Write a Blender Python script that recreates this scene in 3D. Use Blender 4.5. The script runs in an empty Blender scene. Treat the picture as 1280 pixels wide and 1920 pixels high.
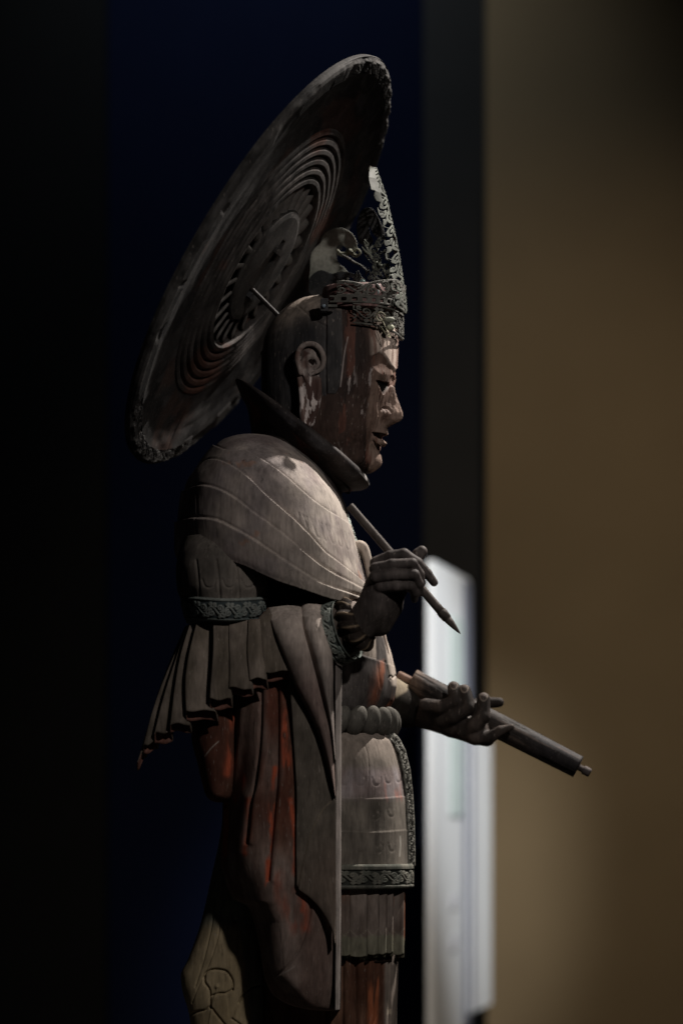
import bpy, math, random
import numpy as np
from mathutils import Vector

# ------------------------------------------------------------------ camera
DIST, HZ, HPY = 6.0, 1.14, 1560.0          # camera distance, height, photo row of the horizon
sc = bpy.context.scene
COL = sc.collection
cam_d = bpy.data.cameras.new('camera')
cam = bpy.data.objects.new('camera', cam_d); COL.objects.link(cam)
cam.location = (0, -DIST, HZ); cam.rotation_euler = (math.radians(90), 0, 0)
cam_d.sensor_width = 36; cam_d.lens = 36 * DIST / 1.92
cam_d.shift_y = (HPY - 960) / 1920
cam_d.clip_start = 0.1; cam_d.clip_end = 60
cam_d.dof.use_dof = True; cam_d.dof.focus_distance = DIST - 0.13; cam_d.dof.aperture_fstop = 1.6
sc.camera = cam

# ------------------------------------------------------------------ world and lamps
w = bpy.data.worlds.new('World'); sc.world = w; w.use_nodes = True
w.node_tree.nodes['Background'].inputs[0].default_value = (0.6, 0.7, 1.0, 1)
w.node_tree.nodes['Background'].inputs[1].default_value = 0.004

def spot(name, loc, target, power, color, size_deg, blend=0.5, radius=0.05):
    l = bpy.data.lights.new(name, 'SPOT'); l.energy = power; l.color = color
    l.spot_size = math.radians(size_deg); l.spot_blend = blend; l.shadow_soft_size = radius
    o = bpy.data.objects.new(name, l); COL.objects.link(o); o.location = loc
    o.rotation_euler = (Vector(target) - Vector(loc)).to_track_quat('-Z', 'Y').to_euler()
    return o
spot('key_spotlight', (1.85, 1.2, 4.75), (0.0, 0, 1.5), 1700, (1.0, 0.93, 0.86), 34, 0.6, 0.035)
spot('side_spotlight', (1.35, -2.65, 3.15), (0.03, -0.1, 1.30), 135, (1.0, 0.93, 0.87), 50, 0.9, 0.07)
spot('wall_spotlight', (1.0, -1.0, 4.6), (0.60, 3.2, 1.30), 345, (1.0, 0.85, 0.66), 42, 1.0, 0.1)
spot('panel_spotlight', (1.25, 0.6, 3.7), (0.33, 2.75, 1.38), 640, (0.93, 0.97, 1.0), 19, 1.0, 0.08)
spot('navy_spotlight', (-0.2, 2.2, 4.6), (-0.25, 3.3, 3.2), 75, (0.8, 0.9, 1.0), 90, 1.0, 0.1)

sc.view_settings.view_transform = 'Standard'; sc.view_settings.look = 'None'
sc.view_settings.exposure = 0; sc.view_settings.gamma = 1
sc.cycles.use_denoising = True

# ------------------------------------------------------------------ numeric helpers
def P(px, py, Y=0.0):
    """photo pixel and distance -> place"""
    px, py, Y = np.broadcast_arrays(np.asarray(px, float), np.asarray(py, float), np.asarray(Y, float))
    k = (DIST + Y) / DIST * 0.001
    return np.stack([(px - 640) * k, Y, HZ + (HPY - py) * k], -1)
def proj(V):
    k = 1000 * DIST / (DIST + V[..., 1])
    return 640 + V[..., 0] * k, HPY - (V[..., 2] - HZ) * k

def pchip(x, y, q):
    x = np.asarray(x, float); y = np.asarray(y, float)
    h = np.diff(x); d = np.diff(y) / h
    m = np.zeros_like(y)
    for i in range(1, len(x) - 1):
        if d[i-1] * d[i] > 0:
            w1 = 2*h[i] + h[i-1]; w2 = h[i] + 2*h[i-1]
            m[i] = (w1 + w2) / (w1/d[i-1] + w2/d[i])
    m[0] = d[0]; m[-1] = d[-1]
    q = np.clip(q, x[0], x[-1])
    i = np.clip(np.searchsorted(x, q) - 1, 0, len(x) - 2)
    t = (q - x[i]) / h[i]; hh = h[i]
    return ((1+2*t)*(1-t)**2*y[i] + t*(1-t)**2*hh*m[i] + t*t*(3-2*t)*y[i+1] + t*t*(t-1)*hh*m[i+1])

def hash3(i, j, k, seed):
    n = (i * 374761393 + j * 668265263 + k * 1274126177 + seed * 974634777) & 0xffffffff
    n = ((n ^ (n >> 13)) * 1103515245) & 0xffffffff
    n = ((n ^ (n >> 16)) * 2246822519) & 0xffffffff
    return ((n ^ (n >> 15)) & 0xffff) / 65535.0
def vnoise(p, seed=0):
    f = np.floor(p).astype(np.int64); t = p - f; t = t*t*(3-2*t)
    r = 0
    for a in (0, 1):
        wa = t[..., 0] if a else 1 - t[..., 0]
        for b in (0, 1):
            wb = t[..., 1] if b else 1 - t[..., 1]
            for c in (0, 1):
                wc = t[..., 2] if c else 1 - t[..., 2]
                r = r + wa*wb*wc*hash3(f[..., 0]+a, f[..., 1]+b, f[..., 2]+c, seed)
    return r
def fbm(V, scale, stretch=(1, 1, 1), octaves=4, seed=0):
    p = V * (np.array(stretch) * scale); s = 0; a = 0.5; tot = 0
    for o in range(octaves):
        s = s + a * vnoise(p, seed + o); tot += a; a *= 0.5; p = p * 2.03 + 17.1
    return s / tot
def sstep(a, b, x):
    t = np.clip((x - a) / (b - a), 0, 1); return t*t*(3-2*t)

def pdist(px, py, line, closed=False):
    """distance to a polyline and signed side (positive = right of travel, i.e. below a line drawn left to right)"""
    L = np.asarray(line, float)
    if closed: L = np.vstack([L, L[:1]])
    best = np.full(px.shape, 1e9); side = np.zeros(px.shape)
    for a, b in zip(L[:-1], L[1:]):
        e = b - a; n2 = max(e @ e, 1e-9)
        t = np.clip(((px-a[0])*e[0] + (py-a[1])*e[1]) / n2, 0, 1)
        dx = px - a[0] - t*e[0]; dy = py - a[1] - t*e[1]
        d = np.hypot(dx, dy); m = d < best
        best = np.where(m, d, best); side = np.where(m, np.sign(e[0]*dy - e[1]*dx), side)
    return best, side
def smooth_line(pts, n=6):
    p = np.asarray(pts, float); out = []
    q = np.vstack([2*p[0]-p[1], p, 2*p[-1]-p[-2]])
    for i in range(1, len(q) - 2):
        for t in np.linspace(0, 1, n, endpoint=False):
            out.append(0.5*((2*q[i]) + (-q[i-1]+q[i+1])*t + (2*q[i-1]-5*q[i]+4*q[i+1]-q[i+2])*t*t
                            + (-q[i-1]+3*q[i]-3*q[i+1]+q[i+2])*t**3))
    out.append(q[-2]); return np.array(out)
def inside(px, py, poly):
    r = np.zeros(px.shape, bool); n = len(poly)
    for i in range(n):
        x1, y1 = poly[i]; x2, y2 = poly[(i+1) % n]
        c = ((y1 > py) != (y2 > py)) & (px < (x2-x1)*(py-y1)/((y2-y1) or 1e-9) + x1)
        r ^= c
    return r
def region(px, py, poly, soft=2.0):
    """1 inside, 0 outside, soft edge"""
    d, _ = pdist(px, py, poly, True)
    s = np.where(inside(px, py, poly), d, -d)
    return sstep(-soft, soft, s)
def groove(px, py, line, wd, smooth=True):
    d, _ = pdist(px, py, smooth_line(line) if smooth else line); return np.exp(-(d/wd)**2)
def overlap(px, py, line, amp, length, wd=1.0, smooth=True, both=False):
    """one layer of cloth lying over the next: full height just below the line, fading away from it"""
    L = smooth_line(line) if smooth else np.asarray(line, float)
    d, s = pdist(px, py, L); sd = d * s
    return amp * sstep(-wd, wd, sd) * np.exp(-np.maximum(sd, 0) / length)

# arabesque pattern: a distance table of a waving stem with curling shoots
def make_pattern(n=256):
    c = []
    t = np.linspace(0, 1, 60); c.append(np.stack([t, 0.5 + 0.20*np.sin(2*np.pi*t)], 1))
    def curl(cx, cy, r, a0, turns, sg):
        s = np.linspace(0, 1, 46); a = a0 + sg*turns*2*np.pi*s; rr = r*(1-0.86*s)
        return np.stack([cx + rr*np.cos(a), cy + rr*np.sin(a)], 1)
    c += [curl(0.25, 0.36, 0.20, 1.7, 1.35, 1), curl(0.75, 0.64, 0.20, 4.8, 1.35, 1),
          curl(0.52, 0.18, 0.12, 2.0, 1.0, -1), curl(0.02, 0.82, 0.12, 5.1, 1.0, -1),
          curl(0.25, 0.86, 0.10, 3.2, 1.1, 1), curl(0.78, 0.14, 0.10, 0.2, 1.1, 1)]
    gy, gx = np.mgrid[0:n, 0:n] / n
    best = np.full(gx.shape, 9.0)
    for L in c:
        for off in (-1, 0, 1):
            M = L + [off, 0]
            M = M[(M[:, 0] > -0.35) & (M[:, 0] < 1.35)]
            for x, y in M:
                best = np.minimum(best, np.hypot(gx-x, gy-y))
    return best
PAT = make_pattern()
def pattern(u, v):
    n = PAT.shape[0]
    i = (np.clip(v, 0, 0.999) * n).astype(int); j = ((u % 1.0) * n).astype(int) % n
    return PAT[i, j]

# ------------------------------------------------------------------ materials
def wood_material(name, rough=0.72, grain=1.0, bump=0.35, spec=0.25, metallic=0.0, speck=0.3):
    m = bpy.data.materials.new(name); m.use_nodes = True
    nt = m.node_tree; N = nt.nodes; L = nt.links; b = N['Principled BSDF']
    at = N.new('ShaderNodeAttribute'); at.attribute_name = 'tint'
    tc = N.new('ShaderNodeTexCoord')
    mp = N.new('ShaderNodeMapping'); mp.inputs['Scale'].default_value = (1, 1, 0.18 if grain else 1)
    L.new(tc.outputs['Object'], mp.inputs[0])
    n1 = N.new('ShaderNodeTexNoise'); n1.inputs['Scale'].default_value = 160; n1.inputs['Detail'].default_value = 6
    n1.inputs['Roughness'].default_value = 0.65; L.new(mp.outputs[0], n1.inputs['Vector'])
    n2 = N.new('ShaderNodeTexNoise'); n2.inputs['Scale'].default_value = 26; n2.inputs['Detail'].default_value = 5
    L.new(tc.outputs['Object'], n2.inputs['Vector'])
    r1 = N.new('ShaderNodeMapRange'); r1.inputs[1].default_value = 0.3; r1.inputs[2].default_value = 0.7
    r1.inputs[3].default_value = 1 - speck; r1.inputs[4].default_value = 1 + speck; L.new(n1.outputs[0], r1.inputs[0])
    r2 = N.new('ShaderNodeMapRange'); r2.inputs[1].default_value = 0.3; r2.inputs[2].default_value = 0.7
    r2.inputs[3].default_value = 0.78; r2.inputs[4].default_value = 1.2; L.new(n2.outputs[0], r2.inputs[0])
    mm = N.new('ShaderNodeMath'); mm.operation = 'MULTIPLY'; L.new(r1.outputs[0], mm.inputs[0]); L.new(r2.outputs[0], mm.inputs[1])
    vm = N.new('ShaderNodeVectorMath'); vm.operation = 'SCALE'
    L.new(at.outputs['Color'], vm.inputs[0]); L.new(mm.outputs[0], vm.inputs['Scale'])
    n3 = N.new('ShaderNodeTexNoise'); n3.inputs['Scale'].default_value = 330; n3.inputs['Detail'].default_value = 3
    L.new(mp.outputs[0], n3.inputs['Vector'])
    r3 = N.new('ShaderNodeMapRange'); r3.inputs[1].default_value = 0.64; r3.inputs[2].default_value = 0.72
    r3.inputs[3].default_value = 0; r3.inputs[4].default_value = 0.35; L.new(n3.outputs[0], r3.inputs[0])
    sp = N.new('ShaderNodeMix'); sp.data_type = 'RGBA'; L.new(r3.outputs[0], sp.inputs[0])
    L.new(vm.outputs[0], sp.inputs[6]); sp.inputs[7].default_value = (0.30, 0.26, 0.23, 1)
    n4 = N.new('ShaderNodeTexNoise'); n4.inputs['Scale'].default_value = 75; n4.inputs['Detail'].default_value = 8; n4.inputs['Roughness'].default_value = 0.7
    mp2 = N.new('ShaderNodeMapping'); mp2.inputs['Scale'].default_value = (1, 1, 0.07 if grain else 1); L.new(tc.outputs['Object'], mp2.inputs[0]); L.new(mp2.outputs[0], n4.inputs['Vector'])
    r4 = N.new('ShaderNodeMapRange'); r4.inputs[1].default_value = 0.62; r4.inputs[2].default_value = 0.67; r4.inputs[3].default_value = 0; r4.inputs[4].default_value = 0.55
    L.new(n4.outputs[0], r4.inputs[0])
    dk = N.new('ShaderNodeMix'); dk.data_type = 'RGBA'; L.new(r4.outputs[0], dk.inputs[0]); L.new(sp.outputs[2], dk.inputs[6]); dk.inputs[7].default_value = (0.012, 0.009, 0.008, 1)
    L.new(dk.outputs[2], b.inputs['Base Color'])
    bp = N.new('ShaderNodeBump'); bp.inputs['Strength'].default_value = bump; bp.inputs['Distance'].default_value = 0.0012
    ad = N.new('ShaderNodeMath'); ad.operation = 'ADD'; L.new(n1.outputs[0], ad.inputs[0]); L.new(n2.outputs[0], ad.inputs[1])
    L.new(ad.outputs[0], bp.inputs['Height']); L.new(bp.outputs[0], b.inputs['Normal'])
    rr = N.new('ShaderNodeMapRange'); rr.inputs[3].default_value = rough - 0.12; rr.inputs[4].default_value = rough + 0.12
    L.new(n2.outputs[0], rr.inputs[0]); L.new(rr.outputs[0], b.inputs['Roughness'])
    b.inputs['Metallic'].default_value = metallic
    b.inputs['Specular IOR Level'].default_value = spec
    return m
M_CLOTH = wood_material('weathered_wood', 0.82, 1, 0.4, 0.08)
M_SKIN = wood_material('lacquered_wood', 0.68, 1, 0.45, 0.13, speck=0.35)
M_METAL = wood_material('old_gilt_bronze', 0.68, 0, 0.4, 0.12, metallic=0.0, speck=0.3)
M_IRON = wood_material('dark_iron', 0.65, 0, 0.4, 0.15, metallic=0.0, speck=0.3)

def flat_material(name, color, rough=0.8, emit=0, noise=0.12, scale=6):
    m = bpy.data.materials.new(name); m.use_nodes = True
    nt = m.node_tree; N = nt.nodes; L = nt.links; b = N['Principled BSDF']
    tc = N.new('ShaderNodeTexCoord'); n = N.new('ShaderNodeTexNoise'); n.inputs['Scale'].default_value = scale
    n.inputs['Detail'].default_value = 6
    L.new(tc.outputs['Object'], n.inputs['Vector'])
    r = N.new('ShaderNodeMapRange'); r.inputs[3].default_value = 1 - noise; r.inputs[4].default_value = 1 + noise
    L.new(n.outputs[0], r.inputs[0])
    vm = N.new('ShaderNodeVectorMath'); vm.operation = 'SCALE'; vm.inputs[0].default_value = color
    L.new(r.outputs[0], vm.inputs['Scale']); L.new(vm.outputs[0], b.inputs['Base Color'])
    b.inputs['Roughness'].default_value = rough; b.inputs['Specular IOR Level'].default_value = 0.03
    return m

# ------------------------------------------------------------------ mesh helpers
def link(name, me, mat, parent=None):
    o = bpy.data.objects.new(name, me); COL.objects.link(o)
    if mat and not me.materials: me.materials.append(mat)
    if parent: o.parent = parent
    return o
def raw_mesh(name, V, F, tint=None, smooth=True):
    """V (n,3), F (m,4) quads (or list of arrays of faces), tint (n,3)"""
    me = bpy.data.meshes.new(name)
    Fs = [F] if isinstance(F, np.ndarray) else F
    Fs = [f for f in Fs if len(f)]
    nl = sum(f.size for f in Fs); nf = sum(len(f) for f in Fs)
    me.vertices.add(len(V)); me.vertices.foreach_set('co', np.ascontiguousarray(V, np.float32).ravel())
    me.loops.add(nl); me.polygons.add(nf)
    me.loops.foreach_set('vertex_index', np.concatenate([f.ravel() for f in Fs]).astype(np.int32))
    tot = np.concatenate([np.full(len(f), f.shape[1]) for f in Fs]); st = np.concatenate([[0], np.cumsum(tot)[:-1]])
    me.polygons.foreach_set('loop_start', st.astype(np.int32)); me.polygons.foreach_set('loop_total', tot.astype(np.int32))
    me.polygons.foreach_set('use_smooth', np.full(nf, smooth))
    me.update(calc_edges=True); me.validate()
    if tint is None: tint = (0.1, 0.09, 0.08)
    c = np.ones((len(V), 4), np.float32); c[:, :3] = np.clip(tint, 0.002, 0.95)
    a = me.color_attributes.new('tint', 'FLOAT_COLOR', 'POINT'); a.data.foreach_set('color', c.ravel())
    return me
def gnormals(G, cu=False, cv=False):
    def d(A, ax, closed):
        if closed: return np.roll(A, -1, ax) - np.roll(A, 1, ax)
        return np.gradient(A, axis=ax)
    n = np.cross(d(G, 0, cu), d(G, 1, cv)); n /= np.linalg.norm(n, axis=-1, keepdims=True) + 1e-12
    return n
def grid_faces(n, m, cu=False, cv=False, base=0):
    I = np.arange(n if cu else n-1); J = np.arange(m if cv else m-1)
    i, j = np.meshgrid(I, J, indexing='ij'); i2 = (i+1) % n; j2 = (j+1) % m
    return np.stack([i*m+j, i2*m+j, i2*m+j2, i*m+j2], -1).reshape(-1, 4) + base
def closed_grid(name, G, mat, parent, tint, caps=True):
    """rows x columns, columns closed; fan caps at both ends"""
    n, m, _ = G.shape
    V = G.reshape(-1, 3); T = np.broadcast_to(tint, G.shape).reshape(-1, 3)
    F = [grid_faces(n, m, False, True)]
    if caps:
        V = np.vstack([V, G[0].mean(0), G[-1].mean(0)]); T = np.vstack([T, T[:m].mean(0), T[-m:].mean(0)])
        j = np.arange(m); a = np.full(m, n*m)
        F.append(np.stack([a, j, (j+1) % m], -1)); F.append(np.stack([a+1, (n-1)*m+(j+1) % m, (n-1)*m+j], -1))
    return link(name, raw_mesh(name, V, F, T), mat, parent)
def sheet(name, G, thick, mat, parent, tint, keep=None, tint_back=None, cv=False, back=None):
    """open grid given thickness (backwards along the normal); keep = mask of faces to retain"""
    n, m, _ = G.shape
    N = gnormals(G, False, cv)
    B = G - N * thick if back is None else G + np.asarray(back) * thick
    V = np.vstack([G.reshape(-1, 3), B.reshape(-1, 3)])
    T = np.broadcast_to(tint, G.shape).reshape(-1, 3)
    TB = T if tint_back is None else np.broadcast_to(tint_back, G.shape).reshape(-1, 3)
    T = np.vstack([T, TB])
    F = grid_faces(n, m, False, cv)
    if keep is not None: F = F[keep.ravel()]
    e = np.concatenate([F[:, [0, 1]], F[:, [1, 2]], F[:, [2, 3]], F[:, [3, 0]]])
    key = e[:, 0].astype(np.int64)*(n*m) + e[:, 1]; rk = e[:, 1].astype(np.int64)*(n*m) + e[:, 0]
    bd = e[~np.isin(key, rk)]
    o = n*m
    side = np.stack([bd[:, 1], bd[:, 0], bd[:, 0]+o, bd[:, 1]+o], -1)
    FF = np.vstack([F, F[:, ::-1] + o, side])
    used = np.unique(FF); mp = np.full(len(V), -1); mp[used] = np.arange(len(used))
    me = raw_mesh(name, V[used], mp[FF], T[used])
    ob = link(name, me, mat, parent)
    return ob

def section_ts(n, e=2.4, ratio=1.0):
    t = np.linspace(0, 2*np.pi, 4001)
    c, s = np.cos(t), np.sin(t)
    x = np.sign(c)*np.abs(c)**(2/e); y = ratio*np.sign(s)*np.abs(s)**(2/e)
    L = np.concatenate([[0], np.cumsum(np.hypot(np.diff(x), np.diff(y)))])
    return np.interp(np.linspace(0, L[-1], n, endpoint=False), L, t)
def arc_rows(keys, step):
    """rows resampled so that the outline is stepped evenly: keys = list of (py, xl, xr, yc, hw, e)"""
    K = np.array(keys, float); q = np.linspace(K[0, 0], K[-1, 0], 3000)
    R = np.stack([pchip(K[:, 0], K[:, c], q) for c in range(1, K.shape[1])], 1)
    d = np.sqrt(np.diff(q)**2 + np.maximum(np.diff(R[:, 1])**2, np.diff(R[:, 0])**2) + (1000*np.diff(R[:, 3]))**2)
    L = np.concatenate([[0], np.cumsum(d)]); n = max(3, int(L[-1]/step))
    qq = np.interp(np.linspace(0, L[-1], n), L, q)
    return qq, [np.interp(qq, q, R[:, c]) for c in range(R.shape[1])]
def loft(keys, step=2.0, cols=200, e0=2.4, ratio=1.0):
    """horizontal superellipse sections; column angle 0 = right, quarter = towards the camera"""
    py, (xl, xr, yc, hw, ex) = arc_rows(keys, step)
    t = section_ts(cols, e0, ratio)
    c, s = np.cos(t), np.sin(t)
    cx = np.sign(c)*np.abs(c)**(2/ex[:, None]); cy = np.sign(s)*np.abs(s)**(2/ex[:, None])
    k = (DIST + yc)/DIST*0.001
    xc = ((xl+xr)/2-640)*k; a = (xr-xl)/2*k
    X = xc[:, None] + a[:, None]*cx; Y = yc[:, None] - hw[:, None]*cy
    Z = np.broadcast_to((HZ + (HPY-py)*k)[:, None], X.shape)
    return np.stack([X, Y, Z], -1)
def outn(G):
    n = gnormals(G, False, True)
    c = G.mean(1, keepdims=True)
    if np.mean(np.sum(n*(G-c), -1)) < 0: n = -n
    return n

# surface nets over a distance field, for hands and other rounded carving
def nets(F, org, h):
    s = F < 0
    cs = [s[i:F.shape[0]-1+i, j:F.shape[1]-1+j, k:F.shape[2]-1+k] for i in (0, 1) for j in (0, 1) for k in (0, 1)]
    cnt = sum(c.astype(np.int8) for c in cs); act = (cnt > 0) & (cnt < 8)
    ids = np.full(act.shape, -1); ci = np.argwhere(act); ids[act] = np.arange(len(ci))
    acc = np.zeros((len(ci), 3)); num = np.zeros(len(ci))
    cor = [(i, j, k) for i in (0, 1) for j in (0, 1) for k in (0, 1)]
    vals = {c: F[ci[:, 0]+c[0], ci[:, 1]+c[1], ci[:, 2]+c[2]] for c in cor}
    for a in cor:
        for ax in range(3):
            if a[ax] == 0:
                b = list(a); b[ax] = 1; b = tuple(b)
                va, vb = vals[a], vals[b]; m = (va < 0) != (vb < 0)
                t = np.where(m, va/(va-vb+1e-20), 0)
                p = np.array(a, float)[None] + t[:, None]*(np.array(b)-np.array(a))[None]
                acc += np.where(m[:, None], p, 0); num += m
    V = (ci + acc/num[:, None])*h + org
    Q = []
    for ax in range(3):
        o1, o2 = [(1, 2), (2, 0), (0, 1)][ax]
        sl = [slice(None)]*3; a = [slice(None)]*3; b = [slice(None)]*3
        a[ax] = slice(0, -1); b[ax] = slice(1, None)
        d = s[tuple(a)] != s[tuple(b)]; e = np.argwhere(d)
        ok = (e[:, o1] > 0) & (e[:, o2] > 0) & (e[:, o1] < F.shape[o1]-1) & (e[:, o2] < F.shape[o2]-1); e = e[ok]
        def cid(d1, d2):
            q = e.copy(); q[:, o1] += d1; q[:, o2] += d2; return ids[q[:, 0], q[:, 1], q[:, 2]]
        f = np.stack([cid(-1, -1), cid(0, -1), cid(0, 0), cid(-1, 0)], -1)
        neg = s[e[:, 0], e[:, 1], e[:, 2]]
        Q.append(np.where(neg[:, None], f, f[:, ::-1]))
    return V, np.vstack(Q)
def smin(a, b, k):
    h = np.clip(0.5+0.5*(b-a)/k, 0, 1); return b*(1-h)+a*h - k*h*(1-h)
def cone(p, a, b, ra, rb):
    a = np.asarray(a, float); b = np.asarray(b, float); e = b-a
    t = np.clip(((p-a)@e)/(e@e+1e-12), 0, 1)
    return np.linalg.norm(p-a-t[..., None]*e, axis=-1) - (ra+(rb-ra)*t)
def ellipsoid(p, c, r):
    q = (p-np.asarray(c))/np.asarray(r); l = np.linalg.norm(q, axis=-1)
    g = np.linalg.norm(q/np.asarray(r), axis=-1)+1e-9
    return l*(l-1)/g
def grid3(lo, hi, h):
    ax = [np.arange(lo[i], hi[i]+h, h) for i in range(3)]
    return np.stack(np.meshgrid(*ax, indexing='ij'), -1)
def relax(V, F, it=2):
    for _ in range(it):
        A = np.zeros_like(V); c = np.zeros(len(V))
        for i in range(4):
            np.add.at(A, F[:, i], V[F[:, (i+1) % 4]] + V[F[:, (i+3) % 4]]); np.add.at(c, F[:, i], 2)
        V = 0.5*V + 0.5*A/c[:, None]
    return V
def mixc(a, b, t):
    t = np.asarray(t)[..., None]; return np.asarray(a)*(1-t) + np.asarray(b)*t
def tube(pts, rad, seg=12, cap=True):
    """grid of rings along a 3-D path"""
    p = np.asarray(pts, float); n = len(p); rad = np.broadcast_to(rad, (n,)).astype(float)
    T = np.gradient(p, axis=0); T /= np.linalg.norm(T, axis=1, keepdims=True)
    u = np.cross(T[0], [0, 1, 0.01]); u /= np.linalg.norm(u); R = []
    for i in range(n):
        u = u - T[i]*(u@T[i]); u /= np.linalg.norm(u); v = np.cross(T[i], u)
        a = np.linspace(0, 2*np.pi, seg, endpoint=False)
        R.append(p[i] + rad[i]*(np.cos(a)[:, None]*u + np.sin(a)[:, None]*v))
    return np.array(R)[:, ::-1]
def add_tube(name, pts, rad, mat, parent, tint, seg=12):
    return closed_grid(name, tube(pts, rad, seg), mat, parent, np.array(tint, float))
def empty(name, loc, label, cat, group=None):
    o = bpy.data.objects.new(name, None); COL.objects.link(o); o.location = loc; o.empty_display_size = 0.05
    o['label'] = label; o['category'] = cat
    if group: o['group'] = group
    return o
def hold(parent, *obs): pass
def fix(root):
    """keep children where they were modelled although the empty stands elsewhere"""
    for c in root.children: c.matrix_parent_inverse = root.matrix_world.inverted()

def box_mesh(name, lo, hi, mat, parent=None, bev=0.0):
    x0, y0, z0 = lo; x1, y1, z1 = hi
    V = np.array([(x0,y0,z0),(x1,y0,z0),(x1,y1,z0),(x0,y1,z0),(x0,y0,z1),(x1,y0,z1),(x1,y1,z1),(x0,y1,z1)])
    F = np.array([(0,3,2,1),(4,5,6,7),(0,1,5,4),(1,2,6,5),(2,3,7,6),(3,0,4,7)])
    o = link(name, raw_mesh(name, V, F, (0.2, 0.2, 0.2), smooth=False), mat, parent)
    if bev:
        b = o.modifiers.new('bevel', 'BEVEL'); b.width = bev; b.segments = 2
    return o

# ================================================================== SETTING
YB = 3.2
def WX(px, Y): return float(P(px, 0, Y)[0])
def WZ(py, Y): return float(P(0, py, Y)[2])
def struct(name, lo, hi, mat):
    o = box_mesh(name, lo, hi, mat); o['kind'] = 'structure'; return o
m_dark = flat_material('black_wall_paint', (0.006, 0.006, 0.006))
m_navy = flat_material('navy_wall_paint', (0.0020, 0.0035, 0.0115))
m_ochre = flat_material('ochre_wall_paint', (0.145, 0.105, 0.060), noise=0.12, scale=3)
m_grey = flat_material('grey_return_paint', (0.019, 0.0185, 0.018))
m_floor = flat_material('dark_floor_finish', (0.03, 0.028, 0.026), 0.6)
struct('floor', (-6, -7.5, -0.1), (6, 6, 0.0), m_floor)
struct('navy_wall', (WX(196, 3.3), 3.3, 0.0), (WX(792, 3.3), 3.45, 4.6), m_navy)
struct('dark_wall', (-4.2, 3.0, 0.0), (WX(196, 3.0), 3.15, 4.6), m_dark)
struct('wall_return', (WX(792, 3.3)+0.002, 3.3, 0.0), (WX(912, 3.3), 3.45, 4.6), m_grey)
struct('ochre_wall', (WX(912, YB), YB, 0.0), (3.2, YB+0.15, 4.6), m_ochre)

# information boards behind the statue
m_board = flat_material('white_board_print', (0.78, 0.79, 0.80), 0.6, noise=0.04, scale=8)
m_edge = flat_material('board_edge_grey', (0.20, 0.21, 0.26), 0.6)
m_print = flat_material('pale_green_print', (0.60, 0.68, 0.66), 0.6, noise=0.10, scale=14)
m_grey_print = flat_material('faint_grey_print', (0.62, 0.62, 0.66), 0.6, noise=0.15, scale=20)
def board(name, quad, thick, label):
    """quad = [(px,py,Y)...] top-left, top-right, bottom-right, bottom-left"""
    q = np.array([P(*c) for c in quad]); nrm = np.cross(q[1]-q[0], q[3]-q[0]); nrm /= np.linalg.norm(nrm)
    if nrm[1] > 0: nrm = -nrm
    b = q - nrm*thick
    V = np.vstack([q, b]); F = np.array([(0,3,2,1),(4,5,6,7),(0,1,5,4),(1,2,6,5),(2,3,7,6),(3,0,4,7)])
    r = empty(name, tuple(q[2:].mean(0)), label, 'display board')
    o = link('face_panel', raw_mesh('face_panel', V, F, (0.7,)*3, False), m_board, r); 
    return r, q, nrm
b1, q1, n1 = board('information_board', [(813, 1050, 2.5), (880, 1087, 2.95), (880, 1922, 2.95), (813, 1955, 2.5)], 0.02,
    'taller blurred white board with sloping top, left one of the pair')
b2, q2, n2 = board('information_board', [(882, 1376, 2.9), (921, 1392, 3.1), (921, 1882, 3.1), (882, 1900, 2.9)], 0.02,
    'shorter blurred white board against the ochre wall, right one of the pair')
for r, q, nn, (u0, u1) in ((b1, q1, n1, (0.80, 1.0)), (b2, q2, n2, (0.0, 0.10))):
    def bl(u, v): return (q[0]*(1-u)+q[1]*u)*(1-v) + (q[3]*(1-u)+q[2]*u)*v
    f = np.array([bl(u0, 0.01), bl(u1, 0.01), bl(u1, 0.99), bl(u0, 0.99)])
    V = np.vstack([f + nn*0.006, f + nn*0.0005])
    F = np.array([(0,3,2,1),(4,5,6,7),(0,1,5,4),(1,2,6,5),(2,3,7,6),(3,0,4,7)])
    link('side_strip', raw_mesh('side_strip', V, F, (0.3,)*3, False), m_edge, r)
def bl1(u, v, q=q1): return (q[0]*(1-u)+q[1]*u)*(1-v) + (q[3]*(1-u)+q[2]*u)*v
for name, u0, u1, v0, v1, mt_ in (('printed_block', 0.42, 0.78, 0.10, 0.53, m_print), ('printed_line', 0.45, 0.62, 0.70, 0.73, m_grey_print), ('printed_line', 0.45, 0.62, 0.79, 0.82, m_grey_print)):
    f = np.array([bl1(u0, v0), bl1(u1, v0), bl1(u1, v1), bl1(u0, v1)])
    V = np.vstack([f + n1*0.004, f + n1*0.0005]); F = np.array([(0,3,2,1),(4,5,6,7),(0,1,5,4),(1,2,6,5),(2,3,7,6),(3,0,4,7)])
    link(name, raw_mesh(name, V, F, (0.5,)*3, False), mt_, b1)
bpy.context.view_layer.update(); fix(b1); fix(b2)

# ================================================================== STATUE
ST = empty('wooden_statue', (0, 0, 0.12), 'weathered carved wooden figure in cape and pleated sleeves, holding a brush and a scroll', 'statue')
DUST = (0.30, 0.255, 0.225); GREY = (0.20, 0.175, 0.16); BROWN = (0.085, 0.055, 0.042)
DARKB = (0.035, 0.028, 0.025); RED = (0.30, 0.068, 0.034); PALE = (0.48, 0.42, 0.40); TEAL = (0.075, 0.098, 0.095)
UMB = (0.11, 0.085, 0.065)

def mottled(G, a, b, seed, scale=14, st=(1, 1, 0.4), lo=0.35, hi=0.65):
    return mixc(a, b, sstep(lo, hi, fbm(G, scale, st, 5, seed)))

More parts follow.
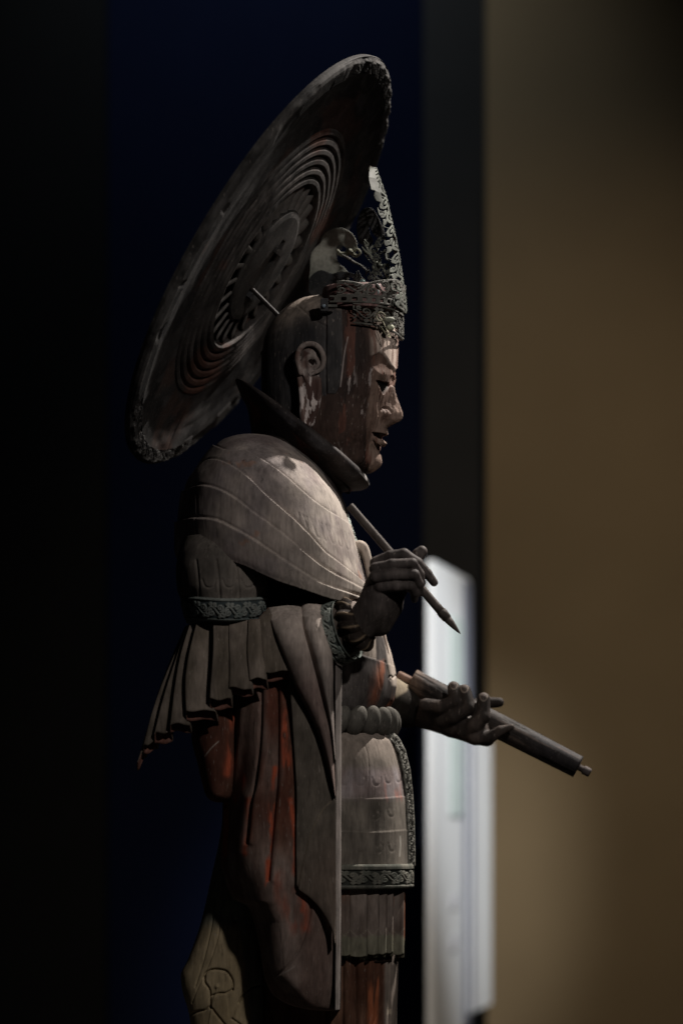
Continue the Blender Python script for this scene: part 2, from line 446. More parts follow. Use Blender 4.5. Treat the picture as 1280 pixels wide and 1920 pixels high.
# ---- head, modelled facing forward, turned a little towards the camera
TH = math.radians(12); CT, SN = math.cos(TH), math.sin(TH); HX = (622-640)*0.001
def head_place(L):
    """local (forward, sideways, z) -> world"""
    return np.stack([HX + L[..., 0]*CT + L[..., 1]*SN, -L[..., 0]*SN + L[..., 1]*CT, L[..., 2]], -1)
HK = np.array([  # py, back, front, half width, exponent, front narrowing
 (556, 588, 644, 0.022, 2.0, 0), (559, 573, 672, 0.042, 2.0, 0), (564, 558, 694, 0.062, 2.05, 0), (575, 540, 716, 0.082, 2.1, 0),
 (590, 526, 729, 0.095, 2.2, 0), (610, 511, 738, 0.105, 2.3, 0.0), (640, 499, 742, 0.110, 2.4, 0.02), (680, 495, 741, 0.113, 2.5, 0.05),
 (720, 495, 736, 0.113, 2.55, 0.08), (760, 497, 728, 0.110, 2.55, 0.12), (790, 500, 723, 0.106, 2.5, 0.16), (810, 503, 720, 0.102, 2.45, 0.2),
 (830, 508, 716, 0.096, 2.4, 0.24), (850, 516, 711, 0.088, 2.3, 0.28), (868, 528, 711, 0.078, 2.25, 0.3), (880, 550, 706, 0.062, 2.2, 0.3),
 (888, 590, 693, 0.042, 2.1, 0.3), (892, 630, 670, 0.016, 2.0, 0.3)], float)
def head_surface(grow=0.0, step=1.25, cols=560, feats=True, keys=HK, rng=None):
    q = np.linspace(keys[0, 0], keys[-1, 0], 4000)
    R = [pchip(keys[:, 0], keys[:, c], q) for c in range(1, 6)]
    d = np.sqrt(np.diff(q)**2 + np.maximum(np.diff(R[0])**2, np.diff(R[1])**2))
    L = np.concatenate([[0], np.cumsum(d)]); n = int(L[-1]/step); qq = np.interp(np.linspace(0, L[-1], n), L, q)
    if rng: qq = np.linspace(rng[0], rng[1], int(abs(rng[1]-rng[0])/step)+2)
    xl, xr, hw, ex, nar = [np.interp(qq, q, r) for r in R]
    t = section_ts(cols, 2.4, 0.9); c, s = np.cos(t), np.sin(t)
    cx = np.sign(c)*np.abs(c)**(2/ex[:, None]); cy = np.sign(s)*np.abs(s)**(2/ex[:, None])
    f = (xr-622)/1000/CT; b = (622-xl)/1000/CT
    xc = (f-b)/2; a = (f+b)/2 + grow
    lx = xc[:, None] + a[:, None]*cx
    ly = -(hw+grow)[:, None]*cy*(1 - nar[:, None]*np.clip(cx, 0, 1)**2)
    z = np.broadcast_to((HZ + (HPY-qq)*0.001)[:, None], lx.shape)
    if feats:
        front = sstep(0.0, 0.5, cx)
        nose = np.interp(qq, [700,715,728,740,750,760,770,777,784,790,795,799,803,807], [0,2,4,9,14,20,25,29,31,30,24,13,4,0])
        wn = np.interp(qq, [700,715,740,760,770,780,790,800], [8,8.5,10,13,16.5,20,19,15])/1000
        lips = np.interp(qq, [798,805,812,817,819,821,824,828,831,834,838,841,845,850,856,865,875,882],
                         [0,3,5,8,8,5,0,3,7,9,7,1,-2,-2,2,4,4,1])
        urna = 3.0*np.exp(-((qq-697)/5)**2)
        lx = lx + front/1000*(nose[:, None]*np.exp(-np.abs(ly/wn[:, None])**2.6)
                              + lips[:, None]*np.exp(-np.abs(ly/0.027)**3) + urna[:, None]*np.exp(-(ly/0.005)**2))
    return np.stack([lx, ly, z], -1), cx
SOCKET = [(695,676),(700,666),(711,660),(720,664),(727,674),(733,685),(741,693),(741,714),(732,720),(712,716),(702,709),(697,692)]
EYE = [(706,713),(719,716),(731,719),(732,723),(726,731),(720,739),(715,731)]
MOUTH = [(699,811),(714,812),(731,815),(731,821),(722,825),(712,821),(702,817)]
UNDERLIP = [(699,823),(708,833),(724,842),(719,847),(709,844),(703,836)]
PLATE = [(612,560),(640,560),(642,640),(641,690),(636,725),(629,738),(613,738),(611,700)]
Lh, cxh = head_surface()
Nl = outn(Lh)
mir = Lh.copy(); mir[..., 1] = -np.abs(mir[..., 1])
hpx, hpy = proj(head_place(mir))
fr = sstep(-0.2, 0.2, cxh)
D = np.zeros(hpx.shape)
D -= 3.4*region(hpx, hpy, SOCKET, 2.2)*fr*np.maximum(sstep(712, 688, hpy)*sstep(692, 708, hpx+(684-hpy)*0.5), 0.35)
D += 3.2*np.exp(-((hpx-714)/13)**2-((hpy-699)/12)**2)*fr
D -= 7.5*region(hpx, hpy, EYE, 1.3)*fr
D -= 4*region(hpx, hpy, [(733,706),(741,704),(741,724),(733,723)], 2.0)*fr
D -= 1.6*groove(hpx, hpy, [(698,742),(693,770),(688,796),(690,818),(697,838)], 3.0)*fr
D += 5.0*np.exp(-((hpx-722)/9.5)**2-((hpy-777)/8)**2)*fr
D -= 3.6*groove(hpx, hpy, [(711,778),(714,769),(721,765),(728,767),(733,773)], 1.8)*fr
D -= 8.5*region(hpx, hpy, MOUTH, 1.3)*fr
D -= 5.0*region(hpx, hpy, UNDERLIP, 1.6)*fr
D += 1.5*region(hpx, hpy, PLATE, 0.8)
D -= 3.0*groove(hpx, hpy, [(612,585),(611,650),(611,700),(612,738)], 1.5)
D -= 1.5*groove(hpx, hpy, [(560,575),(590,600),(612,612)], 1.5)
D += 1.4*(fbm(Lh, 60, (1, 1, 0.25), 3, 5)-0.5)
D -= 1.3*sstep(0.60, 0.68, fbm(Lh, 120, (1, 1, 0.10), 3, 15))*sstep(620, 660, hpx)
Lh2 = Lh + Nl*(D/1000)[..., None]
Gh = head_place(Lh2)
# paint: black hair on the skull, worn brown-red lacquer on the face with pale chips
hair = np.maximum(1-sstep(610, 613, hpx), region(hpx, hpy, PLATE, 0.8))
hair = np.where((hpx < 620) & (hpy > 742), sstep(565, 545, hpx), hair)
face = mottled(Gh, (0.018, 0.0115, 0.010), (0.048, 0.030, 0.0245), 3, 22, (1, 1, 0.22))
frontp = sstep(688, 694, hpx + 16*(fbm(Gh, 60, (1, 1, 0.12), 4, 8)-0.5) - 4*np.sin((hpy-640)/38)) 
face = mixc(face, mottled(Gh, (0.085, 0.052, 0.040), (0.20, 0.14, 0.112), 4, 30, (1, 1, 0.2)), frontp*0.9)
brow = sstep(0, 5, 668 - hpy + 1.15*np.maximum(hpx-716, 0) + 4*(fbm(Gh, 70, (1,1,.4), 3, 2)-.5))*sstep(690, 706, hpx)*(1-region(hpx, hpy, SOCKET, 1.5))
face = mixc(face, (0.44, 0.36, 0.31), brow*0.85)  # pale brow patch, painted lighter to replace light the crown blocks
face = mixc(face, (0.10, 0.042, 0.03), sstep(0.55, 0.62, fbm(Gh, 60, (1, 1, 0.15), 4, 9))*0.7)
chip = sstep(0.60, 0.64, fbm(Gh, 210, (1, 1, 0.14), 4, 21))*sstep(0.42, 0.5, fbm(Gh, 50, (1, 1, 0.3), 3, 29))*np.clip(
    1.0*region(hpx, hpy, [(648,700),(660,690),(668,720),(664,760),(650,770)], 8) + region(hpx, hpy, [(670,760),(682,760),(684,800),(674,800)], 6)
    + region(hpx, hpy, [(560,790),(600,790),(660,870),(690,880),(640,900)], 10) + region(hpx, hpy, [(684,690),(700,690),(700,760),(686,760)], 8), 0, 1)
face = mixc(face, PALE, chip*0.5)
face = mixc(face, PALE, groove(hpx, hpy, [(652,632),(646,660),(641,700),(638,725)], 0.9)*0.6)
face = mixc(face, (0.004, 0.004, 0.004), np.clip(region(hpx, hpy, EYE, 1.0)+region(hpx, hpy, MOUTH, 1.0)*0.8, 0, 1)*fr)
hairc = mottled(Gh, (0.022, 0.0215, 0.023), (0.045, 0.042, 0.042), 12, 30)
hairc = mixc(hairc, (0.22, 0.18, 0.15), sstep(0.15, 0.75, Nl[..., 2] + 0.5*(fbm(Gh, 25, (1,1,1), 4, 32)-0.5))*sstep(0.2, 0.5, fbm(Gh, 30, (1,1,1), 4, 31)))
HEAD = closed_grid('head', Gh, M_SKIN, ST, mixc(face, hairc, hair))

# ---- ear
def px3(px, py, y): return P(px, py, y)
def near_y(x, y0=-0.098): return y0
def ear():
    h = 0.0014
    pts = lambda L, y: [px3(a, b, c if c is not None else y) for a, b, c in L]
    lo = px3(545, 812, -0.150); hi = px3(620, 632, -0.070)
    p = grid3(lo, hi, h); sh = p.shape[:3]; X = p.reshape(-1, 3)
    def chain(L, r, y):
        L = smooth_line([(a, b) for a, b in L], 4); d = None
        rr = np.interp(np.linspace(0, 1, len(L)), np.linspace(0, 1, len(r)), r)
        for i in range(len(L)-1):
            c = cone(X, px3(*L[i], y), px3(*L[i+1], y), rr[i]/1000, rr[i+1]/1000); d = c if d is None else np.minimum(d, c)
        return d
    yb = -0.112
    rim = chain([(563,700),(557,672),(562,655),(572,646),(586,645),(598,652),(605,665),(606,680),(601,692),(590,699),(583,703)], [4.5,5,5.2,5.2,5.2,4.2,2.5], yb-0.012)
    back = chain([(558,672),(560,700),(565,740),(567,775),(570,800)], [5,5,5,6,5], yb-0.004)
    inner = chain([(575,715),(568,694),(567,680),(573,671),(585,668),(594,674),(596,684),(590,690)], [3,4,4.5,4.5,4,3.5], yb-0.009)
    stem = chain([(581,690),(582,710),(582,735),(584,760)], [5,4.5,4,4], yb-0.006)
    lobe = chain([(596,712),(597,735),(592,765),(583,790),(576,798)], [6,6,7,8,7], yb-0.002)
    plate = chain([(580,668),(579,700),(578,740),(577,780),(576,792)], [20,20,19,16,11], yb+0.009)
    d = smin(rim, plate, 0.004); d = smin(d, back, 0.003); d = smin(d, inner, 0.002); d = smin(d, stem, 0.002); d = smin(d, lobe, 0.004)
    hole = ellipsoid(X, px3(583, 680, yb-0.008), (0.006, 0.010, 0.006)); d = np.maximum(d, -hole)
    V, F = nets(d.reshape(sh), np.array(lo), h); V = relax(V, F, 1)
    ex, ey = proj(V)
    c = mottled(V, (0.05, 0.028, 0.024), (0.10, 0.065, 0.055), 5, 40)
    c = mixc(c, (0.22, 0.19, 0.175), sstep(715, 690, ey)*sstep(0.3, 0.6, fbm(V, 60, (1,1,1), 3, 9))*0.8)
    c = mixc(c, PALE, sstep(0.52, 0.57, fbm(V, 210, (1, 1, 0.22), 4, 4))*region(ex, ey, [(556,700),(606,700),(604,742),(588,800),(560,800)], 6)*0.9)
    return link('ear', raw_mesh('ear', V, F, c), M_SKIN, HEAD)
ear()

# ---- standing collar: a flared ring, rim leaning forwards
def collar():
    # rows from base up, over the lip and down the inside; each ring = left point, right point, half width
    prof = [ # (xl, yl), (xr, yr), hw, sag
        ((478,850),(655,968),0.125,0), ((470,800),(645,942),0.122,0), ((466,775),(640,930),0.122,2), ((462,762),(642,922),0.128,4),
        ((456,750),(655,920),0.137,7), ((450,738),(666,919),0.147,11), ((445,725),(679,917),0.155,14), ((442,716),(691,911),0.1600,14),
        ((443,713),(692,906),0.1595,12), ((449,715),(686,896),0.154,8), ((458,728),(676,898),0.143,8), ((470,745),(664,905),0.133,6), ((480,770),(655,925),0.12,4)]
    K = np.array([(i, a[0], a[1], b[0], b[1], h, s) for i, (a, b, h, s) in enumerate(prof)], float)
    q = np.linspace(0, len(prof)-1, 90); C = [pchip(K[:, 0], K[:, c], q) for c in range(1, 7)]
    t = np.linspace(0, 2*np.pi, 360, endpoint=False)
    A = P(C[0], C[1], 0); B = P(C[2], C[3], 0)
    cen = (A+B)/2; hv = (B-A)/2
    ca, sa = np.cos(t), np.sin(t); ca = np.sign(ca)*np.abs(ca)**(2/2.2); sa = np.sign(sa)*np.abs(sa)**(2/2.2)
    G = cen[:, None] + hv[:, None]*ca[None, :, None]
    G[..., 1] -= C[4][:, None]*sa[None]
    G[..., 2] -= (C[5]/1000)[:, None]*np.abs(sa)[None]**2*0.35
    n = gnormals(G, False, True)
    px, py = proj(G)
    G = G + n*(0.0012*(fbm(G, 50, (1,1,1), 3, 7)-0.5))[..., None]
    tint = mottled(G, (0.016, 0.013, 0.013), (0.032, 0.026, 0.024), 41, 24)
    tint = mixc(tint, (0.10, 0.028, 0.018), (sstep(0.52, 0.62, fbm(G, 16, (1,1,1), 3, 44))*sstep(5.5, 3.5, q)[:, None])*0.8)
    lip = np.exp(-((q-6.3)/1.2)**2)[:, None]
    tint = mixc(tint, (0.055, 0.052, 0.055), lip*0.8*sstep(0.35, 0.6, fbm(G, 40, (1,1,1), 3, 45)))
    tint = mixc(tint, (0.36, 0.34, 0.32), (q > 7.2)[:, None]*region(px, py, [(664,888),(700,888),(700,915),(664,915)], 3)*0.8)  # front tip painted pale, as if light reached it past the chin
    closed_grid('collar', G[:, ::-1], M_SKIN, ST, tint[:, ::-1], caps=False)
collar()

# ---- neck inside the collar
closed_grid('neck', loft([(800, 520, 640, 0, 0.07, 2), (880, 515, 640, 0, 0.075, 2), (990, 500, 640, 0, 0.09, 2)], 6, 60), M_SKIN, ST, np.array(DARKB))

# ---- torso core (seen between the arms and below the cape)
TORSO = [(835, 440, 560, 0.0, 0.10, 2.0), (850, 420, 580, 0, 0.15, 2.1), (900, 392, 620, 0, 0.20, 2.2), (950, 380, 634, 0, 0.22, 2.3),
         (1030, 385, 662, 0, 0.215, 2.3), (1110, 400, 690, 0, 0.20, 2.3), (1180, 420, 717, 0, 0.185, 2.3), (1240, 440, 737, 0, 0.17, 2.2),
         (1280, 455, 743, 0, 0.165, 2.2), (1310, 465, 739, 0, 0.158, 2.2), (1330, 475, 728, 0, 0.15, 2.2), (1345, 480, 716, 0, 0.14, 2.2), (1400, 480, 716, 0, 0.14, 2.2)]
G = loft(TORSO, 1.8, 440, 2.3, 0.9); n = outn(G); px, py = proj(G)
nearm = (G[..., 1] < 0.02)
Dt = np.zeros(px.shape)
Dt += overlap(px, py, [(625,1200),(650,1215),(680,1229),(706,1238)], 2.5, 30)*nearm
Dt -= 1.0*groove(px, py, [(706,1238),(708,1255),(714,1290)], 1.2)*nearm
Dt -= 2.2*groove(px, py, [(722,1240),(728,1262),(731,1275)], 1.2)
Dt -= 2.2*groove(px, py, [(728,1272),(733,1267),(737,1272),(741,1266),(745,1268)], 1.3, False)
Dt += 1.6*(fbm(G, 40, (1,1,.3), 3, 6)-.5)
G = G + n*(Dt/1000)[..., None]
tint = mottled(G, (0.035, 0.029, 0.027), (0.095, 0.085, 0.08), 51, 26, (1,1,0.3))
tint = mixc(tint, (0.19, 0.07, 0.04), sstep(0.42, 0.6, fbm(G, 24, (1,1,0.3), 4, 52))*region(px, py, [(700,1250),(745,1240),(748,1330),(690,1330)], 10)*0.9)
tint = mixc(tint, (0.28, 0.11, 0.065), region(px, py, [(707,1240),(719,1236),(722,1262),(706,1262)], 4)*0.5*sstep(0.35, 0.55, fbm(G, 70, (1,1,0.3), 3, 58)))
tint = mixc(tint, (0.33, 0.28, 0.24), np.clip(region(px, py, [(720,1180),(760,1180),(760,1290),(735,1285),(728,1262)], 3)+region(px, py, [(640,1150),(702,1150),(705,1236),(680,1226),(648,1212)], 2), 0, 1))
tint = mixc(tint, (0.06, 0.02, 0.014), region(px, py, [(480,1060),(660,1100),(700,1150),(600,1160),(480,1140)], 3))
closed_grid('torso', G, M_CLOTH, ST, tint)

# ---- cape over the shoulders
CAPE = [(824, 446, 500, 0.0, 0.07, 2.0), (827, 428, 520, 0.0, 0.11, 2.0), (833, 413, 536, 0, 0.15, 2.0), (845, 400, 556, 0, 0.19, 2.1), (862, 384, 575, 0, 0.222, 2.2),
        (885, 368, 600, 0, 0.250, 2.3), (915, 351, 622, 0, 0.272, 2.35), (945, 341, 641, 0, 0.284, 2.4), (985, 334, 655, 0, 0.293, 2.4),
        (1030, 330, 670, 0, 0.298, 2.4), (1075, 330, 682, 0, 0.298, 2.4), (1115, 332, 694, 0, 0.292, 2.4), (1150, 336, 702, 0, 0.285, 2.4)]
FA = [(405,838),(426,846),(460,847),(482,858),(507,873),(539,897),(570,925),(601,950),(645,978)]
FB = [(372,880),(385,868),(398,864),(417,867),(445,881),(470,900),(495,925),(523,950),(551,975),(579,1003),(607,1034),(635,1056),(690,1100)]
FC = [(345,922),(373,912),(395,913),(420,922),(445,937),(476,962),(507,984),(539,1009),(570,1037),(601,1062),(632,1081),(690,1113)]
FD = [(330,980),(361,972),(392,973),(414,978),(445,994),(476,1012),(507,1033),(539,1055),(570,1075),(601,1094),(660,1116),(700,1128)]
FE = [(300,1048),(330,1045),(351,1043),(382,1044),(414,1048),(445,1056),(470,1066),(495,1078),(526,1091),(564,1103),(601,1116),(632,1125),(660,1124),(700,1116),(760,1100)]
base = loft(CAPE, 1.0, 560, 2.4, 0.9); bspx, bspy = proj(base)
fe = smooth_line(FE); fey = np.interp(bspx, fe[:, 0], fe[:, 1])
below = (bspy > fey) & (base[..., 1] < 0.05)
below |= (bspy > 1090) & (base[..., 1] >= 0.05)
first = np.argmax(below, 0); first[first == 0] = base.shape[0]-1
v = np.linspace(0, 1, 230)
rows = v[:, None]*first[None]
r0 = np.clip(np.floor(rows).astype(int), 0, base.shape[0]-2); fr_ = (rows-r0)[..., None]; cc = np.arange(base.shape[1])[None]
G = base[r0, cc]*(1-fr_) + base[r0+1, cc]*fr_
n = outn(G); px, py = proj(G)
D = overlap(px, py, FA, 4.5, 20) + overlap(px, py, FB, 5.0, 26) + overlap(px, py, FC, 5.0, 28) + overlap(px, py, FD, 5.5, 30)
for L in (FA, FB, FC, FD): D -= 1.2*groove(px, py, np.array(L)-[0, 3.0], 2.2)
D -= 2.0*groove(px, py, [(566,1072),(565,1103)], 0.9, False)
D -= 1.5*groove(px, py, [(372,915),(370,1040)], 1.2)
for q in range(7):        # incised pattern of long curls on the lit breast
    x0 = 560+q*14; D -= 0.9*groove(px, py, [(x0,962+q*6),(x0+3,985+q*6),(x0+10,996+q*6),(x0+14,985+q*6),(x0+8,965+q*6)], 0.9)
D += 2.2*(fbm(G, 14, (1, 1, 1), 4, 60)-0.5)
edge = 5.5*np.exp(-((1-v)[:, None]*260/5)**2); D -= edge*0.5
G2 = G + n*(D/1000)[..., None]
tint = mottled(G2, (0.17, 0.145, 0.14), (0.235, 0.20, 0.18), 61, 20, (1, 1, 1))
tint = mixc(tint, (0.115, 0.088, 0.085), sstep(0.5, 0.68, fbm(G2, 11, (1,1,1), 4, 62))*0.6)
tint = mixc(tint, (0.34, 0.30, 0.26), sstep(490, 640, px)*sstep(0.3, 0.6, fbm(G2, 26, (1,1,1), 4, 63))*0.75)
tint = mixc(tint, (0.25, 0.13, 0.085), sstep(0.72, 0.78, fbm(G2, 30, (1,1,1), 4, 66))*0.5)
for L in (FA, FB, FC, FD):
    tint = mixc(tint, (0.34, 0.30, 0.26), groove(px, py, L, 1.0)*0.3)  # painted highlight along each ridge, on top of the light it catches
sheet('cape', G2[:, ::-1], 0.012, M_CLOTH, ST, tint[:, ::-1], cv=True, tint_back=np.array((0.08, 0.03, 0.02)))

# carved braid down the front edge of the cape
def ribbon(name, pts, width, thick, mat, tint, parent, relief=0.0, tile=3.0, nrm=None, keep=False, step=0.0011, face=(0.25, -0.95, 0.15)):
    """flat strip along a 3-D path, pts (n,3); width in metres across; outward direction face"""
    L = np.asarray(pts, float); seg = np.concatenate([[0], np.cumsum(np.linalg.norm(np.diff(L, axis=0), axis=1))])
    n = max(8, int(seg[-1]/step)); q = np.linspace(0, seg[-1], n)
    C = np.stack([np.interp(q, seg, L[:, i]) for i in range(3)], 1)
    T = np.gradient(C, axis=0); T /= np.linalg.norm(T, axis=1, keepdims=True)
    f = np.array(face, float); f = f/np.linalg.norm(f)
    S = np.cross(T, f); S /= np.linalg.norm(S, axis=1, keepdims=True); Nn = np.cross(S, T)
    m = max(6, int(width/step)); u = np.linspace(-0.5, 0.5, m)
    G = C[:, None] + S[:, None]*(u*width)[None, :, None]
    pt = pattern(np.broadcast_to((q/width/tile*3)[:, None], (n, m)), np.broadcast_to((u+0.5)[None], (n, m))*0.94+0.03)
    border = sstep(0.40, 0.44, np.abs(u))[None]
    r = np.maximum(1-sstep(0.03, 0.06, pt), border)
    G = G + Nn[:, None]*(relief*r)[..., None]
    tt = mixc(np.array(tint)*0.45, tint, r)
    return sheet(name, G, thick, mat, parent, tt)
ribbon('cape_braid', P([637,646,655,664,672], [950,975,1000,1028,1050], -0.035), 0.012, 0.006, M_CLOTH, (0.30, 0.33, 0.30), ST, 0.0018, 3, face=(0.8, -0.6, 0.1))

# sash loop on the breast and its hanging ends
def sash():
    h = 0.0016; lo = P(652, 1110, -0.12); hi = P(705, 1010, 0.02)
    p = grid3(lo, hi, h); sh = p.shape[:3]; X = p.reshape(-1, 3)
    d = None
    L = smooth_line([(672,1095),(664,1055),(663,1034),(671,1023),(681,1027),(688,1048),(696,1085),(700,1105)], 5)
    for i in range(len(L)-1):
        for dy in (-0.075, -0.05, -0.03):
            c = cone(X, P(*L[i], dy), P(*L[i+1], dy), 0.0065, 0.0065); d = c if d is None else smin(d, c, 0.006)
    V, F = nets(d.reshape(sh), np.array(lo), h)
    link('sash_loop', raw_mesh('sash_loop', V, F, mottled(V, (0.30, 0.25, 0.21), (0.42, 0.36, 0.31), 3, 30)), M_CLOTH, ST)
sash()
for i, (x0, x1, wd) in enumerate(((702, 707, 12), (709, 716, 12), (716, 724, 10))):
    L = P([x0-3, x0, x1-2, x1], [1160, 1185, 1215, 1240-i*4], -0.085+i*0.012)
    G = tube(L, np.array([5.5, 6, 6, 5])/1000, 14)
    closed_grid('sash_end', G, M_CLOTH, ST, np.array((0.32, 0.26, 0.22)) if i else np.array((0.22, 0.12, 0.08)))

# ---- near upper arm: puffed sleeve, armband
ARM = [(1010, 345, 490, -0.16, 0.10, 2.2), (1045, 334, 500, -0.165, 0.118, 2.3), (1075, 331, 506, -0.165, 0.126, 2.4), (1105, 333, 508, -0.165, 0.126, 2.4), (1128, 341, 503, -0.165, 0.120, 2.3), (1150, 348, 497, -0.165, 0.114, 2.2), (1168, 350, 492, -0.165, 0.112, 2.2)]
G = loft(ARM, 1.5, 360, 2.3, 0.9); n = outn(G); px, py = proj(G)
D = np.zeros(px.shape)
for x in (372, 410, 447, 482):
    D -= 3.0*groove(px, py, [(x-4,1050),(x,1085),(x+3,1130)], 2.0)
for x in (392, 430, 466):
    D -= 1.8*groove(px, py, [(x-13,1086),(x-8,1098),(x,1102),(x+9,1098),(x+14,1086)], 1.6)
D += 2*(fbm(G, 20, (1,1,1), 3, 71)-0.5)
G = G+n*(D/1000)[..., None]
closed_grid('puffed_sleeve', G, M_CLOTH, ST, mottled(G, (0.07, 0.062, 0.055), (0.12, 0.105, 0.092), 72, 22))
BAND = [(1124, 344, 507, -0.165, 0.124, 2.3), (1128, 340, 510, -0.165, 0.128, 2.3), (1146, 344, 507, -0.165, 0.126, 2.3), (1160, 348, 500, -0.165, 0.122, 2.3), (1164, 352, 494, -0.165, 0.116, 2.3)]
def band_relief(G, v, tile, amp, n, px, span, axis_len, lo=0.14, hi=0.86):
    pass
G = loft(BAND, 0.9, 640, 2.3, 0.9); n = outn(G); px, py = proj(G)
ang = np.linspace(0, 1, G.shape[1], endpoint=False)[None]*np.ones((G.shape[0], 1)); vv = np.linspace(0, 1, G.shape[0])[:, None]*np.ones((1, G.shape[1]))
u = ang*16
r = np.maximum(1-sstep(0.035, 0.075, pattern(u, (vv-0.16)/0.68)), np.clip(sstep(0.17, 0.13, vv)+sstep(0.83, 0.87, vv), 0, 1))
G[..., 2] -= 0.008*np.sin(np.clip((px-345)/160, 0, 1)*np.pi)
G = G+n*(0.0028*r-0.0014)[..., None]
closed_grid('armband', G, M_CLOTH, ST, mixc((0.035, 0.045, 0.048), mottled(G, TEAL, (0.15, 0.16, 0.15), 73, 30), r))

# ---- pleated flounce hanging from the armband
PL = [ # top left, top right, bottom left, bottom right (photo px)
    ((484,1160),(503,1140),(496,1260),(542,1259)),
    ((464,1162),(485,1161),(466,1273),(498,1272)),
    ((431,1163),(465,1162),(428,1290),(468,1291)),
    ((400,1165),(432,1163),(394,1311),(432,1311)),
    ((367,1168),(401,1165),(347,1332),(400,1334)),
    ((357,1170),(369,1168),(317,1358),(353,1358)),
    ((352,1172),(360,1170),(290,1376),(321,1372)),
    ((350,1174),(355,1172),(268,1398),(293,1390)),
    ((348,1176),(352,1174),(256,1428),(272,1402))]
def pleat(i, tl, tr, bl, br):
    loop = [(0.0, 0.5), (0.02, 0.15), (0.14, 0.0), (0.5, -0.12), (0.86, -0.02), (0.98, 0.15), (1.03, 0.5), (1.06, 0.86), (0.95, 1.0), (0.55, 1.04), (0.16, 0.98), (0.02, 0.84), (0.0, 0.5)]
    pts = smooth_line(loop, 6)
    s, d = pts[:, 0], pts[:, 1]
    m = 50; v = np.linspace(0, 1, m)[:, None]
    x0 = tl[0]*(1-v)+bl[0]*v; x1 = tr[0]*(1-v)+br[0]*v
    bow = -6*np.sin(v*np.pi)*(i >= 4)
    X = x0 + (x1-x0)*(s[None]*(1+0.10*v*(s > 0.9)[None])) + bow + 1.5*np.sin(v*5+i*2)
    dd_ = np.clip(d, 0, 1)
    hem = (17 + 3*math.sin(i*2.3)) * sstep(0, 1, dd_)[None]*v**4 + (2.2*np.sin(s*6+i*1.7))[None]*v**3
    Y0 = tl[1]*(1-s)+tr[1]*s; Y1 = bl[1]*(1-s)+br[1]*s
    Yp = Y0[None]*(1-v) + Y1[None]*v + hem
    dep0 = -0.272 + 0.0125*max(i-3, 0) + 0.010*max(1-i, 0)
    flare = -0.016*np.sin(v*np.pi*0.5)
    dep = dep0 + flare + d[None]*(0.005+0.014*v) + 0.004*s[None]
    G = P(X, Yp, dep)
    n = gnormals(G); n = n*(-1 if n[m//2, 18, 1] > 0 else 1)
    G = G + n*(0.0020*(fbm(G, 30, (1,1,0.5), 3, 80+i)-0.5))[..., None]
    tint = mottled(G, (0.085, 0.07, 0.055), (0.145, 0.12, 0.10), 81+i, 24, (1, 1, 0.3))*(1+0.10*math.sin(i*1.9))
    if i > 4: tint = tint*0.85
    if gnormals(G)[m//2, 18, 1] > 0: G = G[:, ::-1]; tint = tint[:, ::-1]
    return sheet('pleat', G, 0.0028, M_CLOTH, ST, tint, tint_back=np.array((0.13, 0.062, 0.048)))
for i, q in enumerate(PL): pleat(i, *q)

# ---- long hanging sleeve (worn red inside) 
HS = [(1235, 404, 640, -0.13, 0.10, 2.6), (1300, 404, 640, -0.13, 0.112, 2.7), (1380, 408, 640, -0.135, 0.120, 2.8), (1440, 414, 640, -0.135, 0.122, 2.8), (1500, 418, 640, -0.135, 0.121, 2.8), (1560, 416, 640, -0.135, 0.122, 2.9), (1600, 412, 640, -0.135, 0.122, 3.0),
      (1650, 421, 640, -0.135, 0.121, 3.1), (1685, 436, 640, -0.135, 0.120, 3.2), (1698, 462, 640, -0.135, 0.120, 3.2), (1730, 476, 640, -0.135, 0.119, 3.2), (1780, 488, 640, -0.135, 0.117, 3.2),
      (1830, 496, 640, -0.135, 0.113, 3.1), (1862, 510, 640, -0.135, 0.105, 2.9), (1880, 535, 639, -0.135, 0.095, 2.7), (1889, 562, 639, -0.135, 0.082, 2.5), (1892, 590, 638, -0.135, 0.065, 2.4)]
G = loft(HS, 1.8, 420, 2.8, 0.7)
# the near left part falls back in a rounded roll
px, py = proj(G); nr = G[..., 1] < -0.13
roll = sstep(0.42, 0.0, (px-np.interp(py, [1235,1500,1600,1690,1730,1780,1830,1892],[404,418,412,440,476,488,496,560]))/np.maximum(640-np.interp(py,[1235,1500,1600,1690,1730,1780,1830,1892],[404,418,412,440,476,488,496,560]), 1))
G[..., 1] += np.where(nr, 0.050*roll**1.6*(0.35+0.65*sstep(1800, 1640, py)), 0)
n = outn(G); px, py = proj(G)
D = np.zeros(px.shape)
FOLDS = [[(445,1330),(440,1400),(430,1470),(424,1510)], [(490,1290),(488,1380),(480,1460),(472,1520),(466,1580)], [(520,1280),(521,1350),(520,1450),(514,1520),(508,1590),(503,1650)],
         [(547,1272),(550,1382),(556,1488),(554,1560),(556,1662)]]
for L in FOLDS[:3]: 
    D -= 5.5*groove(px, py, L, 3.0)*nr; D += 3.5*groove(px, py, np.array(L)+[9, 0], 6)*nr
D -= 3.5*groove(px, py, [(582,1683),(580,1720),(565,1770),(545,1805),(518,1830)], 2.6)*nr
D += 6.0*groove(px, py, [(470,1500),(460,1560),(455,1640)], 22)*nr
D += 2.4*(fbm(G, 16, (1,1,.4), 4, 90)-0.5)
G = G+n*(D/1000)[..., None]
tint = mottled(G, (0.075, 0.028, 0.019), (0.125, 0.065, 0.045), 91, 16, (1,1,0.25))
lowr = sstep(1560, 1760, py)
tint = mixc(tint, mottled(G, (0.125, 0.088, 0.075), (0.20, 0.155, 0.135), 92, 20, (1,1,0.4)), np.clip(lowr*1.2 + sstep(0.50, 0.62, fbm(G, 13, (1,1,.3), 3, 97))*0.7, 0, 1)*0.9)
